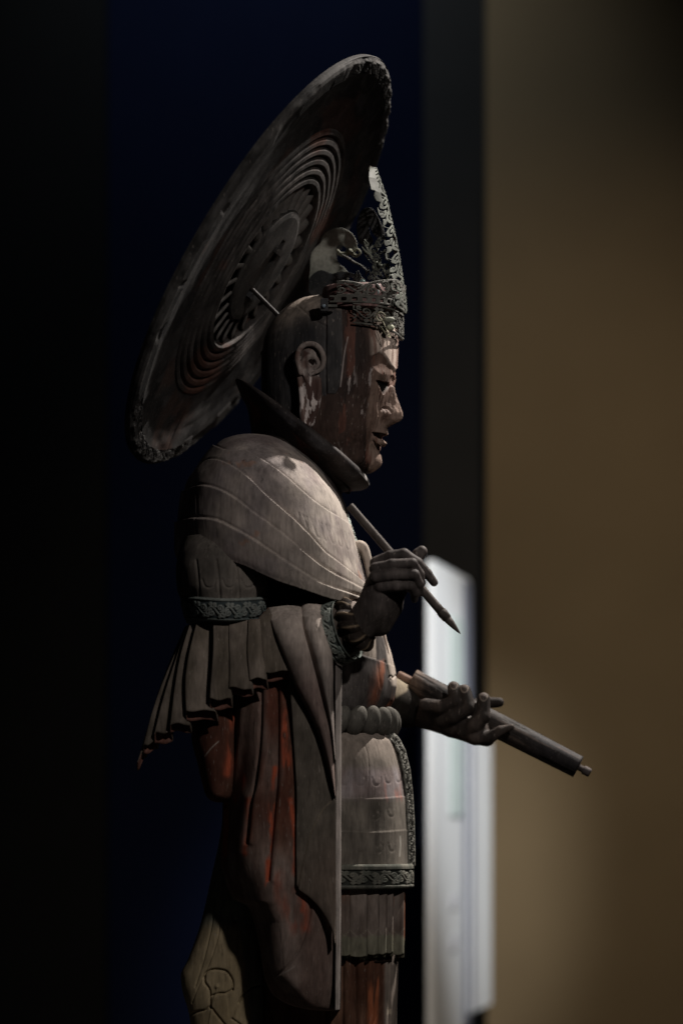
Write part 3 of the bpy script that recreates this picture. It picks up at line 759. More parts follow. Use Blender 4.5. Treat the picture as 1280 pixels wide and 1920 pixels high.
redm = np.zeros(px.shape)
for L, wd, a in (([(438,1345),(436,1400),(432,1440)], 7, 1), ([(425,1470),(420,1520),(424,1570),(428,1600)], 11, 1), ([(470,1500),(472,1540),(464,1600)], 6, .7), ([(515,1440),(510,1520),(504,1600),(500,1660)], 6, 1),
                 ([(541,1335),(534,1385),(537,1430)], 8, 1.0), ([(545,1500),(552,1560),(553,1640)], 5, .9), ([(560,1670),(568,1700),(570,1740)], 10, .6), ([(450,1455),(455,1462),(445,1500)], 7, .7), ([(520,1640),(525,1680),(560,1750)], 12, .35)):
    redm = np.maximum(redm, a*groove(px, py, L, wd))
redm = redm*sstep(0.38, 0.56, fbm(G, 38, (1,1,0.3), 4, 93)+0.15*redm)*nr
tint = mixc(tint, RED, np.clip(redm*1.3, 0, 1)*sstep(0.30, 0.55, fbm(G, 90, (1,1,0.3), 3, 98)))
tint = mixc(tint, (0.33, 0.29, 0.26), groove(px, py, [(518,1831),(540,1820),(552,1812)], 1.3)*0.6)
tint = mixc(tint, (0.33, 0.29, 0.26), groove(px, py, [(384,1418),(397,1402),(410,1390)], 1.0)*0.6*nr)
tint = mixc(tint, (0.20, 0.16, 0.14), sstep(627, 630, px))
closed_grid('hanging_sleeve', G, M_CLOTH, ST, tint)

SCN = loft([(1235, 372, 452, -0.150, 0.060, 2.3), (1300, 362, 452, -0.150, 0.070, 2.3), (1380, 360, 450, -0.152, 0.076, 2.3), (1430, 371, 446, -0.155, 0.076, 2.3), (1470, 380, 440, -0.158, 0.073, 2.3),
      (1490, 386, 436, -0.160, 0.068, 2.3), (1500, 394, 430, -0.160, 0.055, 2.2), (1504, 404, 424, -0.160, 0.03, 2.0)], 1.6, 200, 2.3, 0.9)
nn_ = outn(SCN); px, py = proj(SCN); SCN = SCN + nn_*(0.0022*(fbm(SCN, 18, (1,1,.4), 3, 95)-.5))[..., None]
tn = mottled(SCN, (0.055, 0.022, 0.015), (0.10, 0.052, 0.036), 96, 16, (1,1,0.25))
tn = mixc(tn, RED, groove(px, py, [(436,1340),(434,1400),(426,1450)], 7)*sstep(0.38, 0.56, fbm(SCN, 38, (1,1,0.3), 4, 94)))
tn = mixc(tn, (0.30, 0.26, 0.23), groove(px, py, [(384,1418),(397,1402),(410,1390)], 1.0)*0.6)
closed_grid('sleeve_corner', SCN, M_CLOTH, ST, tn)

# ---- grey outer layers of the sleeve in front of it
def layer(name, left, right, Yd, thick, tcol, seed, step=1.7, lines=(), bulge=0.012, grain=(1,1,.3), extra=None, parent=None):
    """a carved cloth layer between a left and a right outline (both photo px, top to bottom) at distance Yd"""
    l = smooth_line(left, 8); r = smooth_line(right, 8)
    def rs(c, n):
        s = np.concatenate([[0], np.cumsum(np.hypot(*np.diff(c, axis=0).T))]); q = np.linspace(0, s[-1], n)
        return np.stack([np.interp(q, s, c[:, 0]), np.interp(q, s, c[:, 1])], 1)
    H = max(np.abs(l[-1]-l[0]).max(), np.abs(r[-1]-r[0]).max()); n = int(H/step)
    l = rs(l, n); r = rs(r, n); W = np.hypot(*(r-l).T).max(); m = max(10, int(W/step))
    s = np.linspace(0, 1, m)[None, :, None]
    XY = l[:, None]*(1-s) + r[:, None]*s
    sd = s[..., 0]
    if np.ndim(Yd) == 0: yd = np.full((n, m), float(Yd))
    else: yd = np.interp(np.linspace(0, 1, n), np.linspace(0, 1, len(Yd)), Yd)[:, None]*np.ones((1, m))
    yd = yd - bulge*np.sin(np.pi*np.clip(sd*0.98+0.01, 0, 1))**0.6
    G = P(XY[..., 0], XY[..., 1], yd); nn = gnormals(G)
    if nn[..., 1].mean() > 0: nn = -nn
    nn = nn*np.clip(np.hypot(*(r-l).T)/10-0.3, 0, 1)[:, None, None] + np.array([0, -1e-3, 0])
    px, py = XY[..., 0], XY[..., 1]; D = 1.6*(fbm(G, 25, (1,1,1), 3, seed)-0.5)
    for kind, L, a, b in lines:
        D = D + (overlap(px, py, L, a, b) if kind == 'o' else -a*groove(px, py, L, b))
    G = G + nn*(D/1000*np.clip(np.hypot(*(r-l).T)/14-0.2, 0, 1)[:, None])[..., None]
    t = mottled(G, tcol[0], tcol[1], seed+1, 18, grain)
    if extra: t = extra(t, px, py, G)
    if np.cross(G[1, 0]-G[0, 0], G[0, 1]-G[0, 0])[1] > 0: G = G[:, ::-1]; t = t[:, ::-1]
    return sheet(name, G, thick, M_CLOTH, parent or ST, t, back=(0, 1, 0))
YS = -0.262
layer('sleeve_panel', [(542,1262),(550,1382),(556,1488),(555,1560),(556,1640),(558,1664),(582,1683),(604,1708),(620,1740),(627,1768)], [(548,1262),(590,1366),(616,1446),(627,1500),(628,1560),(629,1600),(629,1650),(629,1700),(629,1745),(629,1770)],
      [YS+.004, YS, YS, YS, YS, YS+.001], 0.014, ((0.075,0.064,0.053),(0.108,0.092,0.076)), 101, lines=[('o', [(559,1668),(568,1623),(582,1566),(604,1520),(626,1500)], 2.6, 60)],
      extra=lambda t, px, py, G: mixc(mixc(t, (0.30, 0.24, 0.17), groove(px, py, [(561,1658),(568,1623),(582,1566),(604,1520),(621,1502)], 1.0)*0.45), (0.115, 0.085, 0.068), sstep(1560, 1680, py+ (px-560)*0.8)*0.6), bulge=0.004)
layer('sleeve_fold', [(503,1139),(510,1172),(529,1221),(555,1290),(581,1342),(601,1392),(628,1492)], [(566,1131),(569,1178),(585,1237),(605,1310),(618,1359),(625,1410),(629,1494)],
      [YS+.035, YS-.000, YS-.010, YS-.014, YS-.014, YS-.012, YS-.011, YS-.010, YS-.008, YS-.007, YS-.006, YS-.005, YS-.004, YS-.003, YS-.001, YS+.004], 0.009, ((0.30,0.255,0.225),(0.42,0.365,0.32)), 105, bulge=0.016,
      extra=lambda t, px, py, G: mixc(t, (0.10, 0.065, 0.058), sstep(1170, 1310, py)*0.85))  # pale top fading to dark: light falling on the forearm is painted in
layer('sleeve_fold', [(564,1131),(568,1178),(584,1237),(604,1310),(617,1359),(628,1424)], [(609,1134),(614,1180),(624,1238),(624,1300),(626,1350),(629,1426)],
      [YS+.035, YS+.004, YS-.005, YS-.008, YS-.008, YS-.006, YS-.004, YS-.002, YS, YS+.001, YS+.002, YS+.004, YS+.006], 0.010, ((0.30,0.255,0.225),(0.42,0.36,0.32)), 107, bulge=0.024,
      extra=lambda t, px, py, G: mixc(t, (0.09, 0.075, 0.07), sstep(1190, 1300, py)*0.8))  # same painted fade from lit top to shaded lower end
# front edge plate of the sleeve, its narrow face turned to the light
EG = loft([(1238, 626, 641, YS+0.055, 0.045, 6), (1400, 627, 640, YS+0.055, 0.045, 6), (1700, 628, 639, YS+0.055, 0.045, 6), (1893, 627, 637, YS+0.055, 0.04, 6)], 2.0, 260, 6, 1.0)
e0_ = EG[..., 0].min(1, keepdims=True); EG[..., 1] += 0.05*sstep(0.012, 0.0, EG[..., 0].max(1, keepdims=True)-EG[..., 0])*(EG[..., 1] > YS+0.055)
# the front corner slants so that its narrow lit face shows
cut_ = EG[..., 0].max(1, keepdims=True)-EG[..., 0]
EG[..., 1] = np.where(EG[..., 1] < YS+0.055, EG[..., 1] + 1.6*np.clip(0.011-cut_, 0, 0.011)+0.004, EG[..., 1])
EG = EG + outn(EG)*(0.0022*(fbm(EG, 12, (1,1,1), 3, 112)-0.5))[..., None]
closed_grid('sleeve_edge', EG, M_CLOTH, ST, mottled(EG, (0.08,0.07,0.064), (0.14,0.122,0.112), 109, 20, (1,1,.3)))

# ---- near forearm and cuff
def axis_loft(C, R, cols=160, step=0.0016, sq=2.0):
    C = np.asarray(C, float); R = np.asarray(R, float)
    s = np.concatenate([[0], np.cumsum(np.linalg.norm(np.diff(C, axis=0), axis=1))]); n = int(s[-1]/step)
    q = np.linspace(0, s[-1], n); c = np.stack([pchip(s, C[:, i], q) for i in range(3)], 1); r = pchip(s, R, q)
    return tube(c, r, cols), q/s[-1]
FC0 = [P(500,1196,-0.19), P(560,1192,-0.205), P(612,1190,-0.218), P(645,1178,-0.232), P(676,1164,-0.25)]
G, q = axis_loft(FC0, [0.050, 0.056, 0.054, 0.047, 0.038]); 
n = gnormals(G, False, True); px, py = proj(G)
closed_grid('forearm_sleeve', G, M_CLOTH, ST, mottled(G, (0.09, 0.075, 0.065), (0.16, 0.13, 0.115), 111, 22))
G, q = axis_loft([P(625,1190,-0.226), P(638,1185,-0.232), P(652,1180,-0.238)], [0.0565, 0.0560, 0.0545], 420, 0.0008)
n = gnormals(G, False, True); c0 = G.mean(1, keepdims=True)
if np.mean(np.sum(n*(G-c0), -1)) < 0: n = -n
ang = np.linspace(0, 1, G.shape[1], endpoint=False)[None]*np.ones((G.shape[0], 1)); vv = q[:, None]*np.ones((1, G.shape[1]))
r = np.maximum(1-sstep(0.035, 0.075, pattern(ang*9+0.3, (vv-0.12)/0.76)), np.clip(sstep(0.13, 0.09, vv)+sstep(0.87, 0.91, vv), 0, 1))
G = G+n*(0.0024*r)[..., None]
closed_grid('cuff_band', G, M_CLOTH, ST, mixc((0.05, 0.06, 0.056), mottled(G, (0.15, 0.18, 0.165), (0.24, 0.26, 0.235), 113, 30), r), caps=False)
# ruffle between cuff and wrist
G, q = axis_loft([P(650,1180,-0.236), P(664,1172,-0.242), P(682,1162,-0.249)], [0.046, 0.0500, 0.042], 300, 0.0010)
n = gnormals(G, False, True); c0 = G.mean(1, keepdims=True)
if np.mean(np.sum(n*(G-c0), -1)) < 0: n = -n
ang = np.linspace(0, 2*np.pi, G.shape[1], endpoint=False)[None]
ruf = np.abs(((ang*11/2/np.pi + q[:, None]*0.55) % 1.0)*2-1)
G = G+n*(0.009*(1-ruf)*np.sin(np.pi*np.clip(q, 0.1, 0.9))[:, None]-0.004)[..., None]
closed_grid('cuff_ruffle', G, M_CLOTH, ST, mixc((0.016, 0.012, 0.010), (0.12, 0.088, 0.058), sstep(0.30, 0.0, ruf)[..., None][..., 0]*0.9), caps=False)

# ---- hands: one continuous carved surface each
def carve(prims, lo, hi, h=0.0013, cuts=(), k=0.004):
    p = grid3(lo, hi, h); sh = p.shape[:3]; X = p.reshape(-1, 3); d = None
    for pr in prims:
        if pr[0] == 'c':
            pts, rad, kk = pr[1], pr[2], pr[3]; c = None
            for i in range(len(pts)-1):
                e = cone(X, pts[i], pts[i+1], rad[i], rad[i+1]); c = e if c is None else smin(c, e, 0.0025)
        else:
            c = ellipsoid(X, pr[1], pr[2]); kk = pr[3]
        d = c if d is None else smin(d, c, kk)
    for cu in cuts: d = -smin(-d, cu(X), 0.001)
    V, F = nets(d.reshape(sh), np.array(lo), h)
    return relax(V, F, 1), F
def pts(*a): return [P(x, y, z) for x, y, z in a]
def mm(*a): return [v/1000 for v in a]
rh = [
 ('c', pts((676,1172,-.250),(700,1140,-.262),(712,1100,-.268)), mm(30,31,28), .01),
 ('c', pts((700,1150,-.250),(728,1120,-.250),(745,1090,-.252)), mm(30,27,24), .012),
 ('c', pts((712,1170,-.240),(735,1140,-.240)), mm(22,18), .012),
 # index: knuckle, over the top and down along the brush
 ('c', pts((706,1056,-.268),(732,1044,-.275),(757,1040,-.278),(782,1056,-.272),(800,1075,-.262),(813,1092,-.256)), mm(12.5,11.5,11,10,9,7.5), .003),
 ('c', pts((704,1067,-.284),(735,1059,-.291),(772,1057,-.292),(786,1076,-.282),(790,1094,-.270)), mm(12,10.5,10,8.5,7), .002),
 ('c', pts((703,1083,-.292),(738,1078,-.300),(776,1078,-.299),(785,1094,-.289),(787,1112,-.276)), mm(12,10.5,10,8.5,7), .002),
 ('c', pts((712,1101,-.290),(740,1099,-.298),(768,1099,-.297),(777,1111,-.287),(777,1124,-.274)), mm(11,9.5,9,8,6.5), .002),
 # thumb beyond the brush
 ('c', pts((742,1090,-.235),(768,1062,-.228),(784,1040,-.226),(790,1034,-.226)), mm(15,13,11.5,10.5), .004),
]
brush_a, brush_b = P(655, 948, -.246), P(845, 1168, -.246)
V, F = carve(rh, P(640, 1215, -0.33), P(835, 1005, -0.19))
px, py = proj(V)
t = mottled(V, (0.040, 0.033, 0.031), (0.072, 0.060, 0.056), 121, 40)
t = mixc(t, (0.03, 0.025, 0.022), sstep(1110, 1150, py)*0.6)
V[:, 1] -= 0.0022*(fbm(V, 55, (1,1,1), 2, 124)-0.5)
for L in ([(733,1033),(735,1050)], [(772,1044),(770,1066)], [(778,1070),(776,1088)], [(768,1092),(766,1106)], [(785,1056),(793,1066)], [(798,1064),(807,1078)]):
    t = mixc(t, (0.02, 0.017, 0.015), groove(px, py, L, 1.1, False)*0.7)
link('right_hand', raw_mesh('right_hand', V, F, t), M_SKIN, ST)

# left arm and hand under the scroll
G, q = axis_loft([P(690,1300,0.10), P(735,1318,0.13), P(775,1330,0.16)], [0.055, 0.046, 0.036])
px, py = proj(G); closed_grid('left_sleeve', G, M_CLOTH, ST, mixc(mottled(G, (0.010, 0.0085, 0.007), (0.02, 0.017, 0.014), 131, 30), (0.20, 0.165, 0.12), region(px, py, [(735,1270),(772,1276),(762,1296),(742,1308)], 3)))  # shade painted in as near black, pale patch painted for the lit spot
s0, s1 = P(771, 1278, .14), P(1083, 1438, .10)
def ax(f, dz=0, dy=0):
    p = s0*(1-f)+s1*f; return np.array([p[0], p[1]+dy, p[2]+dz])
lh = [
 ('c', pts((765,1325,.155),(800,1333,.150),(840,1345,.135)), mm(34,32,27), .012),
 ('c', pts((800,1338,.14),(850,1356,.125),(900,1370,.115)), mm(27,28,22), .012),
 ('c', pts((850,1334,.115),(905,1356,.108)), mm(15,15), .006),
 ('c', pts((835,1348,.100),(870,1360,.098),(900,1370,.094)), mm(14,17,15), .010),
 ('c', pts((840,1362,.11),(885,1378,.10),(912,1385,.095)), mm(18,17,15), .008),
 ('c', pts((798,1322,.098),(826,1326,.088),(854,1316,.084),(850,1289,.090)), mm(13,13.5,13.5,12), .005),
 ('c', pts((828,1352,.100),(850,1344,.084),(878,1327,.080),(870,1295,.086)), mm(14.5,14,14,12.2), .005),
 ('c', pts((868,1372,.095),(888,1360,.082),(904,1344,.078),(906,1311,.082)), mm(16,15,14.5,12.6), .005),
 ('c', pts((890,1383,.09),(915,1384,.082),(938,1370,.074),(958,1363,.072)), mm(15,12.5,9.5,6), .004),
 ('c', pts((870,1330,.19),(905,1318,.19),(935,1317,.185)), mm(14,12,9.5), .004),
]
V, F = carve(lh, P(745, 1420, 0.05), P(985, 1265, 0.225))
# carve finger nails
px, py = proj(V)
t = mottled(V, (0.024, 0.019, 0.0165), (0.055, 0.043, 0.037), 133, 40)
for (a, b) in ((850,1285),(870,1291),(906,1307)):
    b -= 3; ring = np.abs(np.hypot((px-a)/7.0, (py-b)/10)-1)
    nm = (V[:, 1] < 0.100)*sstep(b-4, b+3, py)
    t = mixc(t, (0.30, 0.25, 0.21), np.exp(-(ring/0.13)**2)*nm*0.7)
    t = mixc(t, (0.085, 0.067, 0.058), (V[:, 1] < 0.100)*sstep(1.0, 0.85, np.hypot((px-a)/7.0, (py-b)/10))*0.6)
link('left_hand', raw_mesh('left_hand', V, F, t), M_SKIN, ST)

# ---- belt of twisted beads
bc = (605-640)/1000
def bead_mesh():
    n, m = 22, 28; a = np.linspace(0.02, np.pi-0.02, n)[:, None]; b = np.linspace(0, 2*np.pi, m, endpoint=False)[None]
    X = np.sin(a)*np.cos(b); Y = np.sin(a)*np.sin(b); Z = np.cos(a)+0*b
    G = np.stack([X*0.0190, Y*0.021, Z*0.027 + 0*X], -1); G[..., 0] += 0.34*G[..., 2]
    G = G[:, ::-1]
    o = closed_grid('bead', G, M_CLOTH, ST, np.array((0.085, 0.080, 0.070)))
    return o
bead = bead_mesh(); first_b = True
NB = 25
for i in range(NB):
    a = 2*math.pi*i/NB + 0.06
    x = bc + 0.126*math.cos(a); y = -0.150*math.sin(a)
    o = bead if first_b else bead.copy()
    if not first_b: COL.objects.link(o)
    first_b = False
    o.location = (x, y, float(P(0, 1357, 0)[2])); o.rotation_euler = (0.05*math.sin(i*3), 0, -math.atan2(math.cos(a)*0.150, math.sin(a)*0.126) )
    o.scale = (1, 1, 1.08+0.04*math.sin(i*2.3))

# ---- belly cloth
BEL = [(1378, 490, 727, 0, 0.145, 2.2), (1392, 482, 740, 0, 0.155, 2.2), (1430, 470, 752, 0, 0.165, 2.25), (1480, 462, 760, 0, 0.17, 2.3), (1550, 460, 765, 0, 0.17, 2.35), (1625, 460, 767, 0, 0.17, 2.4), (1664, 460, 767, 0, 0.17, 2.4)]
G = loft(BEL, 1.5, 520, 2.3, 0.9); n = outn(G); px, py = proj(G); nr = G[..., 1] < 0
D = 1.6*(fbm(G, 22, (1,1,1), 4, 140)-0.5)
D -= 1.2*groove(px, py, [(672,1385),(685,1400),(691,1430),(691,1470),(690,1494)], 0.9)*nr
D += overlap(px, py, [(620,1495),(700,1497),(757,1493)], 1.5, 14)*nr + overlap(px, py, [(620,1557),(700,1560),(760,1556)], 1.2, 12)*nr
for x, y, r in ((675,1466,10),(706,1466,8),(728,1462,7),(747,1460,6),(646,1466,9),(676,1592,11),(708,1592,9),(735,1590,7),(700,1530,12),(733,1525,8)):
    D -= (0.75 if y < 1480 else 0.4)*groove(px, py, [(x-r,y-8),(x-r*0.8,y+3),(x,y+7),(x+r*0.8,y+3),(x+r,y-8)], 1.3)*nr
    D += 0.4*groove(px, py, [(x-r*.6,y-6),(x,y+2),(x+r*.6,y-6)], 2.0)*nr
G = G+n*(D/1000)[..., None]
tint = mottled(G, (0.10, 0.088, 0.075), (0.15, 0.132, 0.112), 141, 30, (1,1,0.35))
tint = mixc(tint, mottled(G, (0.17, 0.135, 0.13), (0.25, 0.22, 0.225), 142, 34, (1,1,0.3)), region(px, py, [(600,1440),(760,1440),(770,1496),(600,1496)], 12)*0.9)
tint = mixc(tint, (0.19, 0.158, 0.135), sstep(1450, 1400, py)*0.8)
tint = mixc(tint, (0.26, 0.12, 0.10), sstep(0.56, 0.64, fbm(G, 50, (1,1,.3), 4, 143))*region(px, py, [(690,1440),(765,1440),(765,1500),(690,1500)], 10)*0.7)
tint = mixc(tint, (0.40, 0.38, 0.34), groove(px, py, [(749,1568),(750,1585),(749,1605)], 1.2)*0.6)
closed_grid('belly_cloth', G, M_CLOTH, ST, tint)
ribbon('front_braid', np.concatenate([P([728,737,747,755,760,763,764,764], [1384,1392,1412,1445,1490,1540,1590,1624], [-.05,-.05,-.048,-.045,-.04,-.04,-.04,-.04])]), 0.019, 0.008, M_CLOTH, (0.13, 0.127, 0.112), ST, 0.0026, 3, face=(0.75, -0.66, 0.1))
HB = [(1621, 456, 771, 0, 0.178, 2.4), (1624, 454, 773, 0, 0.180, 2.4), (1645, 454, 773, 0, 0.180, 2.4), (1660, 454, 773, 0, 0.180, 2.4), (1663, 457, 770, 0, 0.176, 2.4)]
G = loft(HB, 0.9, 1000, 2.4, 0.9); n = outn(G)
ang = np.linspace(0, 1, G.shape[1], endpoint=False)[None]*np.ones((G.shape[0], 1)); vv = np.linspace(0, 1, G.shape[0])[:, None]*np.ones((1, G.shape[1]))
r = np.maximum(1-sstep(0.04, 0.085, pattern(ang*24+.4, (vv-0.2)/0.62)), np.clip(sstep(0.22, 0.19, vv)+sstep(0.80, 0.83, vv), 0, 1))
G = G+n*(0.003*r)[..., None]
closed_grid('hem_band', G, M_CLOTH, ST, mixc((0.03, 0.032, 0.028), mottled(G, (0.07, 0.073, 0.062), (0.13, 0.125, 0.105), 145, 40), r))

# ---- pleated skirt below the hem band (each pleat its own piece)
SK = [(615, 636, 615, 637, 1784), (635, 656, 634, 657, 1790), (655, 688, 655, 688, 1792), (687, 711, 687, 709, 1788), (710, 726, 708, 724, 1787), (725, 738, 723, 736, 1785), (736, 758, 734, 757, 1788)]
for i, (a0, a1, b0, b1_, hemy) in enumerate(SK):
    ptsl = smooth_line([(0.0, 0.55), (0.03, 0.15), (0.2, 0.0), (0.8, -0.02), (0.95, 0.08), (1.0, 0.3), (0.9, 0.55), (0.65, 0.65), (0.85, 0.9), (1.05, 1.0)], 4)
    s, d = ptsl[:, 0], ptsl[:, 1]; v = np.linspace(0, 1, 60)[:, None]
    X = (a0+(a1-a0)*s)[None]*(1-v) + (b0+(b1_-b0)*s)[None]*v
    Yp = 1660*(1-v)+hemy*v + (8*np.maximum(d, 0)**1.2)[None]*v**4 + (3*np.sin(s*3.2))[None]*v**3
    xc_ = (a0+a1)/2; t_ = np.clip((xc_-612)/152, 0, 1); dd = -0.168*(1-t_**2.4)**(1/2.4)*0.98
    slope = (0.168*0.9*t_**1.6)*((s-0.5)*(a1-a0)/152)[None]
    G = P(X, Yp, dd + slope + (d*0.016)[None]*(0.7+0.5*v) - 0.004*np.sin(v*3.1))
    n = gnormals(G); G = G+n*(0.0012*(fbm(G, 30, (1,1,.4), 3, 150+i)-0.5))[..., None]
    tint = mottled(G, (0.09, 0.067, 0.056), (0.15, 0.122, 0.106), 151+i, 26, (1,1,0.3))
    tint = mixc(tint, (0.20, 0.07, 0.035), sstep(0.2, 0.4, np.abs(d))[None]*0.9*(1-sstep(0.75, 0.85, v)))
    if i in (0, 1): tint = mixc(tint, (0.24, 0.10, 0.05), sstep(0.4, 0.6, fbm(G, 20, (1,1,.3), 3, 3))*(1-sstep(.3, .6, v)))
    tint = mixc(tint, (0.155, 0.15, 0.11), sstep(0.72, 0.78, v+0.03*np.sin(s*3.1)[None])*0.85)
    tint = mixc(tint, (0.30, 0.28, 0.22), np.exp(-((v-0.72-0.05*np.cos((s-0.5)*5)[None]+.05)/0.008)**2)*0.5)
    sheet('skirt_pleat', G, 0.003, M_CLOTH, ST, tint)
# inner body behind the pleats
closed_grid('skirt_lining', loft([(1640, 470, 752, 0.0, 0.155, 2.4), (1800, 470, 748, 0, 0.15, 2.4)], 8, 120, 2.4, .9), M_CLOTH, ST, np.array((0.03, 0.018, 0.014)))
# lower skirt reaching to the plinth
LS = [(1778, 470, 746, 0, 0.150, 2.4), (1830, 475, 745, 0, 0.147, 2.4), (1920, 480, 741, 0, 0.143, 2.4), (2100, 470, 740, 0, 0.145, 2.4), (2560, 430, 770, 0, 0.17, 2.4)]
G = loft(LS, 2.4, 520, 2.4, .9); n = outn(G); px, py = proj(G)
D = np.zeros(px.shape)
for x in (615, 643, 668, 686, 718, 729):
    D -= 6*groove(px, py, np.array([(x,1770),(x-1,1850),(x-1,1920),(x-4,2200),(x-8,2560)]), 3.0 if x < 700 else 1.8)
    D += 3*groove(px, py, np.array([(x+10,1770),(x+9,1850),(x+9,1920),(x+6,2200),(x+4,2560)]), 6)
D += 2*(fbm(G, 22, (1,1,.3), 3, 160)-.5)
G = G+n*(D/1000)[..., None]
tint = mottled(G, (0.075, 0.034, 0.022), (0.14, 0.078, 0.052), 161, 22, (1,1,.2))
tint = mixc(tint, (0.26, 0.085, 0.04), sstep(0.54, 0.64, fbm(G, 34, (1,1,.25), 4, 162))*region(px, py, [(686,1820),(712,1820),(712,2000),(686,2000)], 6))
tint = mixc(tint, (0.20, 0.165, 0.14), region(px, py, [(721,1780),(760,1780),(760,2100),(719,2100)], 2))
tint = mixc(tint, (0.42, 0.36, 0.28), region(px, py, [(724,1885),(731,1885),(732,1902),(724,1902)], 2.5)*sstep(.4,.55,fbm(G,120,(1,1,1),3,4)))
closed_grid('lower_skirt', G, M_CLOTH, ST, tint)

# ---- far hanging robe panel at the back with an incised flower
BP = [(1480, 424, 440, -0.09, 0.02, 2), (1560, 414, 470, -0.09, 0.035, 2.2), (1640, 397, 490, -0.09, 0.045, 2.4), (1740, 374, 492, -0.09, 0.05, 2.4), (1800, 352, 493, -0.09, 0.052, 2.4), (1830, 339, 494, -0.09, 0.052, 2.4),
      (1850, 341, 494, -0.09, 0.052, 2.4), (1900, 354, 494, -0.09, 0.05, 2.4), (1960, 362, 492, -0.09, 0.05, 2.4), (2200, 380, 490, -0.09, 0.05, 2.4), (2560, 390, 490, -0.09, 0.05, 2.4)]
G = loft(BP, 1.8, 300, 2.4, .4); n = outn(G); px, py = proj(G); nr = G[..., 1] < -0.09
D = np.zeros(px.shape)
for L, a, wd in (([(383,1832),(386,1824),(398,1818),(412,1818),(425,1822),(434,1834),(437,1846),(436,1856)], 5, 2.0), ([(383,1832),(384,1842),(391,1852),(394,1862),(394,1890)], 5, 2.0), ([(436,1856),(424,1862),(410,1863),(398,1867)], 4.5, 2.0),
                 ([(356,1903),(370,1897),(385,1894),(394,1888),(404,1900),(420,1920),(440,1950)], 5, 2.0), ([(490,1847),(470,1853),(455,1868),(448,1880)], 3.5, 1.6), ([(435,1910),(452,1922)], 4, 1.8),
                 ([(404,1690),(396,1740),(382,1800),(366,1850)], 2.2, 1.6), ([(418,1690),(410,1750),(395,1800),(372,1850),(360,1880)], 2.0, 1.4), ([(474,1730),(465,1800),(455,1860),(435,1910)], 1.6, 1.6)):
    D -= a*groove(px, py, L, wd)*nr
D += 5*np.exp(-((px-407)/4)**2-((py-1850)/4)**2)*nr - 4*np.exp(-((px-442)/4)**2-((py-1726)/3)**2)*nr - 3*np.exp(-((px-418)/3)**2-((py-1687)/2)**2)*nr
D += 2*groove(px, py, [(407,1856),(400,1880),(393,1920),(388,1960)], 2)*nr
D += 2*(fbm(G, 20, (1,1,.5), 3, 170)-.5)
G = G+n*(D/1000)[..., None]
tint = mottled(G, (0.20, 0.155, 0.09), (0.27, 0.215, 0.135), 171, 16)
tint = mixc(tint, (0.115, 0.12, 0.10), sstep(1750, 1720, py+14*(fbm(G, 20, (1,1,1), 3, 5)-.5))*0.9)  # upper part painted grey-green for the shadow cast on it
tint = mixc(tint, (0.12, 0.125, 0.11), sstep(0, 10, px-(445+(py-1740)*0.12))*0.85)  # right part painted likewise, along the slanting edge of that shadow
closed_grid('robe_back_panel', G, M_CLOTH, ST, tint)

# plinth
pl = empty('plinth', (0, 0, 0), 'low dark plinth under the standing wooden figure', 'plinth')
box_mesh('plinth_block', (-0.5, -0.42, 0.0), (0.4, 0.42, 0.145), m_floor, pl, 0.006)

# ================================================================== BRUSH (held)
BR = empty('writing_brush', tuple(brush_b), 'slender dark writing brush held between the fingers of the raised near hand', 'brush')
d = (brush_b-brush_a); d /= np.linalg.norm(d)
L_ = np.array([brush_a + (brush_b-brush_a)*f for f in (0.0, 0.004, 0.01, 0.3, 0.6, 0.86, 0.90)])
o = add_tube('handle', L_, mm(6.2, 7.2, 7.4, 7.6, 7.8, 8.0, 8.0), M_SKIN, BR, (0.065, 0.053, 0.047), 20)
f = brush_a + (brush_b-brush_a)*0.90
add_tube('ferrule', np.array([f, f+d*0.006, f+d*0.018]), mm(9.2, 9.4, 8.4), M_SKIN, BR, (0.05, 0.042, 0.038), 20)
g = f+d*0.018
add_tube('bristle_tip', np.array([g, g+d*0.01, g+d*0.02, g+d*0.030, g+d*0.036]), mm(7.4, 6.4, 4.6, 2.4, 0.6), M_SKIN, BR, (0.06, 0.05, 0.045), 18)

# ================================================================== SCROLL (held)
SCR = empty('rolled_scroll', tuple(s1), 'thick rolled scroll with round end knobs, lying in the fingers of the far hand', 'scroll')
sd = (s1-s0); sl = np.linalg.norm(sd); sd /= sl
rad = lambda q: 0.0255-0.0035*q
qs = np.linspace(0, 1, 150); L_ = np.array([s0+sd*sl*q for q in qs])
G = tube(L_, rad(qs), 90)
px, py = proj(G); n = gnormals(G, False, True)
G = G + n*(0.0012*(fbm(G, 40, (.4,1,1), 3, 180)-.5))[..., None]
aa = np.linspace(0, 2*np.pi, 90, endpoint=False)
tint = mottled(G, (0.013, 0.011, 0.010), (0.034, 0.027, 0.024), 181, 30, (.5, 1, 1))
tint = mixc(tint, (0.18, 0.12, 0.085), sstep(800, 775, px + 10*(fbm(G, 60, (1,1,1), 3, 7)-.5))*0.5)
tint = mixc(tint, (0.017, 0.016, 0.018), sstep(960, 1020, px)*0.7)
du = np.broadcast_to(qs[:, None]*0.36, G.shape[:2]); dv = np.broadcast_to(aa[None]*0.025, G.shape[:2])
sp_ = fbm(np.stack([du*9, dv*150, 0*du], -1), 1.0, (1,1,1), 4, 190)
tint = mixc(tint, (0.008, 0.007, 0.006), sstep(0.60, 0.68, sp_)*0.8); tint = mixc(tint, (0.14, 0.105, 0.085), sstep(0.40, 0.33, sp_)*0.35)
G = G - n*(0.0010*sstep(0.58, 0.68, sp_))[..., None]
closed_grid('paper_roll', G, M_SKIN, SCR, tint)
